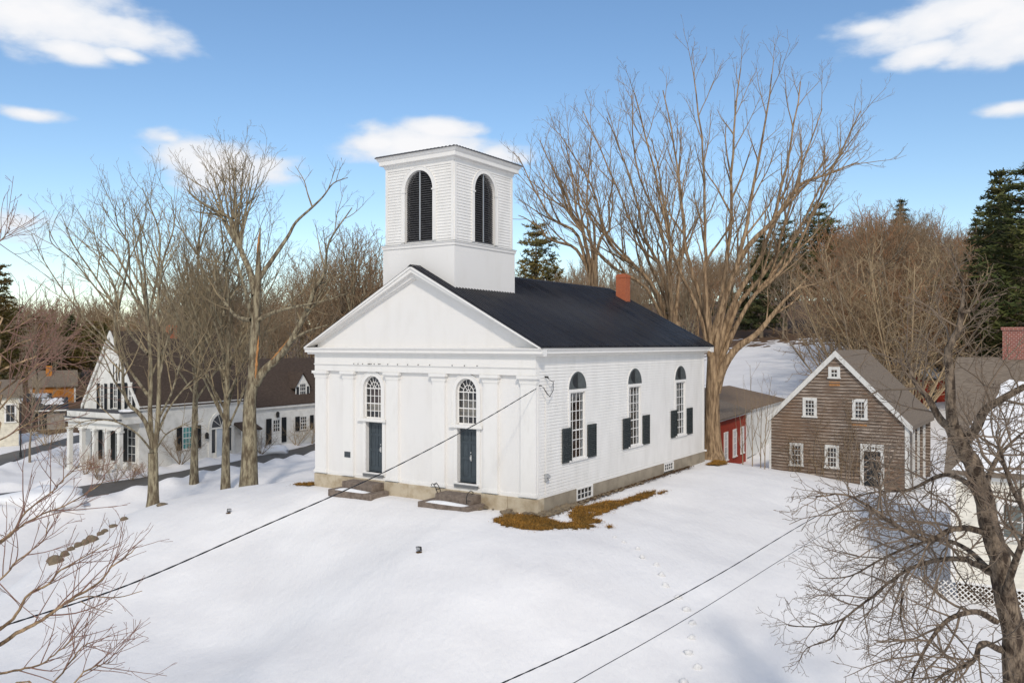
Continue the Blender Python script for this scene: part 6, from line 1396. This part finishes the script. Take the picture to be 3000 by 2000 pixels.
    for pi_, P in enumerate(polys):
        G = [ground_px(*Zd(*q), 15, 70) for q in P]; P2 = [(g.x, g.y) for g in G]
        # ragged outline
        rag = []
        for (a, b) in zip(P2, P2[1:] + P2[:1]):
            n = max(2, int(math.hypot(b[0] - a[0], b[1] - a[1]) / .07)); nx, ny = -(b[1] - a[1]), b[0] - a[0]; ll = math.hypot(nx, ny) + 1e-6
            for k in range(n):
                t = k / n; j = rnd.gauss(0, .045) if k else 0; rag.append((a[0] + (b[0] - a[0]) * t + nx / ll * j, a[1] + (b[1] - a[1]) * t + ny / ll * j))
        xs = [p[0] for p in rag]; ys = [p[1] for p in rag]; st = .09
        nx = int((max(xs) - min(xs)) / st) + 1; ny = int((max(ys) - min(ys)) / st) + 1
        cell = {}
        for i in range(nx):
            for j in range(ny):
                c = (min(xs) + i * st, min(ys) + j * st)
                if inside(c, rag): cell[(i, j)] = c
        for (x, y) in rag:
            for u in range(3):
                bx, by = x + rnd.gauss(0, .10), y + rnd.gauss(0, .10); z = hz(bx, by) + .02; a = rnd.uniform(0, 6.28); ln = rnd.uniform(.05, .14); w = .007; ca, sa = math.cos(a), math.sin(a)
                gm.poly([(bx - sa * w, by + ca * w, z), (bx + sa * w, by - ca * w, z), (bx + ca * ln, by + sa * ln, z + rnd.uniform(.03, .09))])
        if not cell: continue
        ks = list(cell); zs = height([cell[k][0] for k in ks], [cell[k][1] for k in ks])
        for k, z in zip(ks, zs):
            x, y = cell[k]; blob_h = .03 + .012 * noise.noise(Vector((x, y, 0)) * 2)
            q = st * .58; bm_.poly([(x - q, y - q, z + blob_h + rnd.uniform(-.006, .006)), (x + q, y - q, z + blob_h + rnd.uniform(-.006, .006)), (x + q, y + q, z + blob_h + rnd.uniform(-.006, .006)), (x - q, y + q, z + blob_h + rnd.uniform(-.006, .006))])
            for u in range(8):
                bx, by = x + rnd.uniform(-q, q), y + rnd.uniform(-q, q); a = rnd.uniform(0, 6.28); hgt = rnd.uniform(.05, .13); ln = rnd.uniform(.04, .14); w = .008; ca, sa = math.cos(a), math.sin(a)
                gm.poly([(bx - sa * w, by + ca * w, z + blob_h - .02), (bx + sa * w, by - ca * w, z + blob_h - .02), (bx + ca * ln, by + sa * ln, z + blob_h + hgt * .7)])
    o = gm.build("dead_grass", GRASS, recalc=False); tag(o, "patches of rusty dead grass bared along the church side wall", "grass", kind='stuff')
    o = bm_.build("bare_turf", TURF, recalc=False); tag(o, "bare brown turf under the dead grass", "turf", kind='stuff')
    # rubble and litter along the footing
    rb = MB(); rnd = random.Random(12); k = 0
    for q in range(190):
        y = rnd.uniform(-.3, 9) if q < 130 else rnd.uniform(-.4, 1.5); x = rnd.uniform(.12, .62 if y < 3 else .42)
        if q >= 165: x = rnd.uniform(-3.0, .5); y = rnd.uniform(-.75, -.2)
        w = chw(x, y); r = rnd.uniform(.03, .10) * (1.3 if y < 2.5 else .8); blob(rb, (w.x, w.y, hz(w.x, w.y) + r * .35 + .03), r, q, (1.3, 1.1, .7), .35, 1)
    o = rb.build("rubble_stones", ROCK, smooth=False); tag(o, "small rubble stones along the church footing", "rubble", kind='stuff')
    lt = MB()
    for q in range(2600):
        y = rnd.uniform(-.2, 15) if q < 2000 else rnd.uniform(-.5, 2); x = .1 + abs(rnd.gauss(0, .2)) * (1.3 if y < 4 else .8); w = chw(x, y); z = hz(w.x, w.y) + .035 + rnd.uniform(0, .03); a = rnd.uniform(0, 6.28); s = rnd.uniform(.02, .055); c, sn = math.cos(a) * s, math.sin(a) * s
        lt.poly([(w.x - c, w.y - sn, z), (w.x + sn, w.y - c, z + rnd.uniform(-.01, .02)), (w.x + c, w.y + sn, z + rnd.uniform(0, .03)), (w.x - sn, w.y + c, z)])
    o = lt.build("leaf_litter", SOIL, recalc=False); tag(o, "brown leaf litter strewn along the church footing", "leaves", kind='stuff')
    # wires
    def wire(name, label, pix, A_, B_, r, twist=0):
        pts = []
        for px, py in pix:
            u = (px - 1500) / F; # intersect view ray plan with A->B plan line
            ax, ay, bx, by = A_[0], A_[1], B_[0], B_[1]; dx, dy = bx - ax, by - ay
            t = (u * ay - ax) / (dx - u * dy); x, y = ax + dx * t, ay + dy * t; pts.append(Vector((x, y, CZ - (py - HZ) / F * y)))
        T = Tree(1); P = T.smooth(pts, 14); m = MB()
        if twist:
            for ph in (0, math.pi):
                Q = [p + Vector((0, math.cos(i * .9 + ph) * r * .6, math.sin(i * .9 + ph) * r * .6)) for i, p in enumerate(T.smooth(P, 2))]; m.tube(Q, r, 6)
        else: m.tube(P, r, 6)
        return tag(m.build(name, CABLE, smooth=True), label, "cable")
    a = chw(.0, -.02); wire("service_cable", "thick black cable from the church corner down across the snow to the left", [(-120, 1890), (0, 1836), (383, 1709), (765, 1543), (1122, 1384), (1403, 1237), (1571, 1138)], (-10.5, 13.5), (a.x, a.y - .1), .012, 1)
    wire("overhead_cable", "thicker upper cable of the two crossing the lower right snow", [(1250, 2092), (1467, 2000), (1786, 1852), (2105, 1681), (2398, 1508), (2600, 1411), (2795, 1335)], (-1.2, 6.8), (14.8, 28.0), .0055, 1)
    wire("thin_wire", "thin lower wire of the two crossing the lower right snow", [(1440, 2145), (1677, 2000), (2041, 1792), (2398, 1571), (2600, 1465), (2795, 1385)], (-.4, 6.4), (14.8, 28.1), .0045)
    # shrubs and saplings
    def shrub(kind, px, py, d, h, label, name="garden_shrub", group=None, sx=1.0, cat="shrub"):
        g = at(px, py, d); g.z = hz(g.x, g.y); plant(kind, name, label, group, g.x, g.y, h, px * .37, cat, sx=sx)
    G = "bare shrubs in front of the white house"
    for px, py, d, h, kd, lb in ((250, 1395, 53.5, 1.5, "rustbrush", "rusty brown shrub at the left end of the white house porch"), (290, 1400, 53.2, 1.6, "rustbrush", "rusty shrub in front of the second porch column"), (335, 1402, 53.0, 1.4, "brush", "low dark shrub in front of the porch corner"), (385, 1400, 54.0, 1.3, "rustbrush", "low rusty shrub just right of the porch corner"), (430, 1395, 55.0, 1.2, "rustbrush", "low rusty shrub beside the forked tree trunk"), (530, 1372, 58.5, 2.2, "brush", "rounded snow dusted shrub under the teal window"),
        (195, 1345, 60, 1.6, "brush", "brushy shrub at the driveway edge, left of the porch"), (140, 1300, 74, 2.6, "thicket", "tall twiggy shrub in front of the grey garage"), (870, 1300, 69.8, 1.9, "thicket", "small leafless shrub under the wing window, left one"), (912, 1297, 71.5, 1.9, "thicket", "small leafless shrub under the wing window, nearest the church corner"), (765, 1318, 65, 2.0, "brush", "leafless shrub left of the wing door, behind the split tree")):
        shrub(kd, px, py, d, h, lb, group=G, sx=1.5)
    g = at(88, 1352, 62); g.z = hz(g.x, g.y); plant("elm", "small_tree", "small twiggy tree between the road and driveway at far left", None, g.x, g.y, 6.5, 1, sx=.9)
    SP = prm([3, 1.3, .6], [0, 1.6, 2.0], [0, 32, 36], [0, .3, .3], [0, .08, .1], [0, .06, .05], [0, .018, .010], tip=.006)
    for q, (px, py, d, h, lb) in enumerate(((2176, 1380, 46.5, 4.2, "slim sapling in front of the red barn corner"), (2204, 1384, 45.5, 5.6, "tallest sapling in front of the white raised barn"), (2228, 1388, 45.5, 4.2, "thin sapling in front of the white raised barn, middle one"), (2240, 1390, 45.0, 5.0, "sapling nearest the shingled barn's left edge"))):
        g = at(px, py, d); g.z = hz(g.x, g.y) - .05; T = Tree(300 + q); L = .25 * (q - 1.5)
        T.limb([(0, 0, 0), (L * .1, 0, h * .35), (L * .5, .05, h * .7), (L, 0, h)], .035, .008, 9, SP); T.limb([(0, 0, h * .15), (-.3, .1, h * .45), (-.45, 0, h * .8)], .022, .006, 0, SP, start=.3); T.limb([(0, 0, h * .25), (.35, -.1, h * .5), (.55, 0, h * .85)], .022, .006, 0, SP, start=.3); T.limb([(0, 0, h * .4), (L, 0, h)], .012, .006, 0, SP, start=.1)
        T.make("sapling", lb, g, TWIG_GREY, TWIG_TAN, "saplings beside the shingled barn")
    rs = MB(); blob(rs, (0, 0, 0), 1.3, 8, (1.2, 1, .55), .3, 3); o = rs.build("snow_mound", SNOW_MAT, smooth=True); g = at(2745, 1425, 44); o.location = (g.x, g.y, hz(g.x, g.y) + .1); tag(o, "rounded snow mound beside the shingled barn's right side", "snow mound")
    for i, (px, py, d, r, lb) in enumerate([(140, 1462, 47.5, 1.5, "large dirty snow heap beside the road at far left"), (790, 1320, 66, .9, "ploughed snow heap by the white house wing door")]):
        m = MB(); blob(m, (0, 0, 0), r, i + 60, (1.6, 1, .6), .5, 3); o = m.build("snow_heap", SNOW_MAT, smooth=True); g = at(px, py, d); o.location = (g.x, g.y, hz(g.x, g.y)); tag(o, lb, "snow heap", "ploughed snow heaps")
small_things()
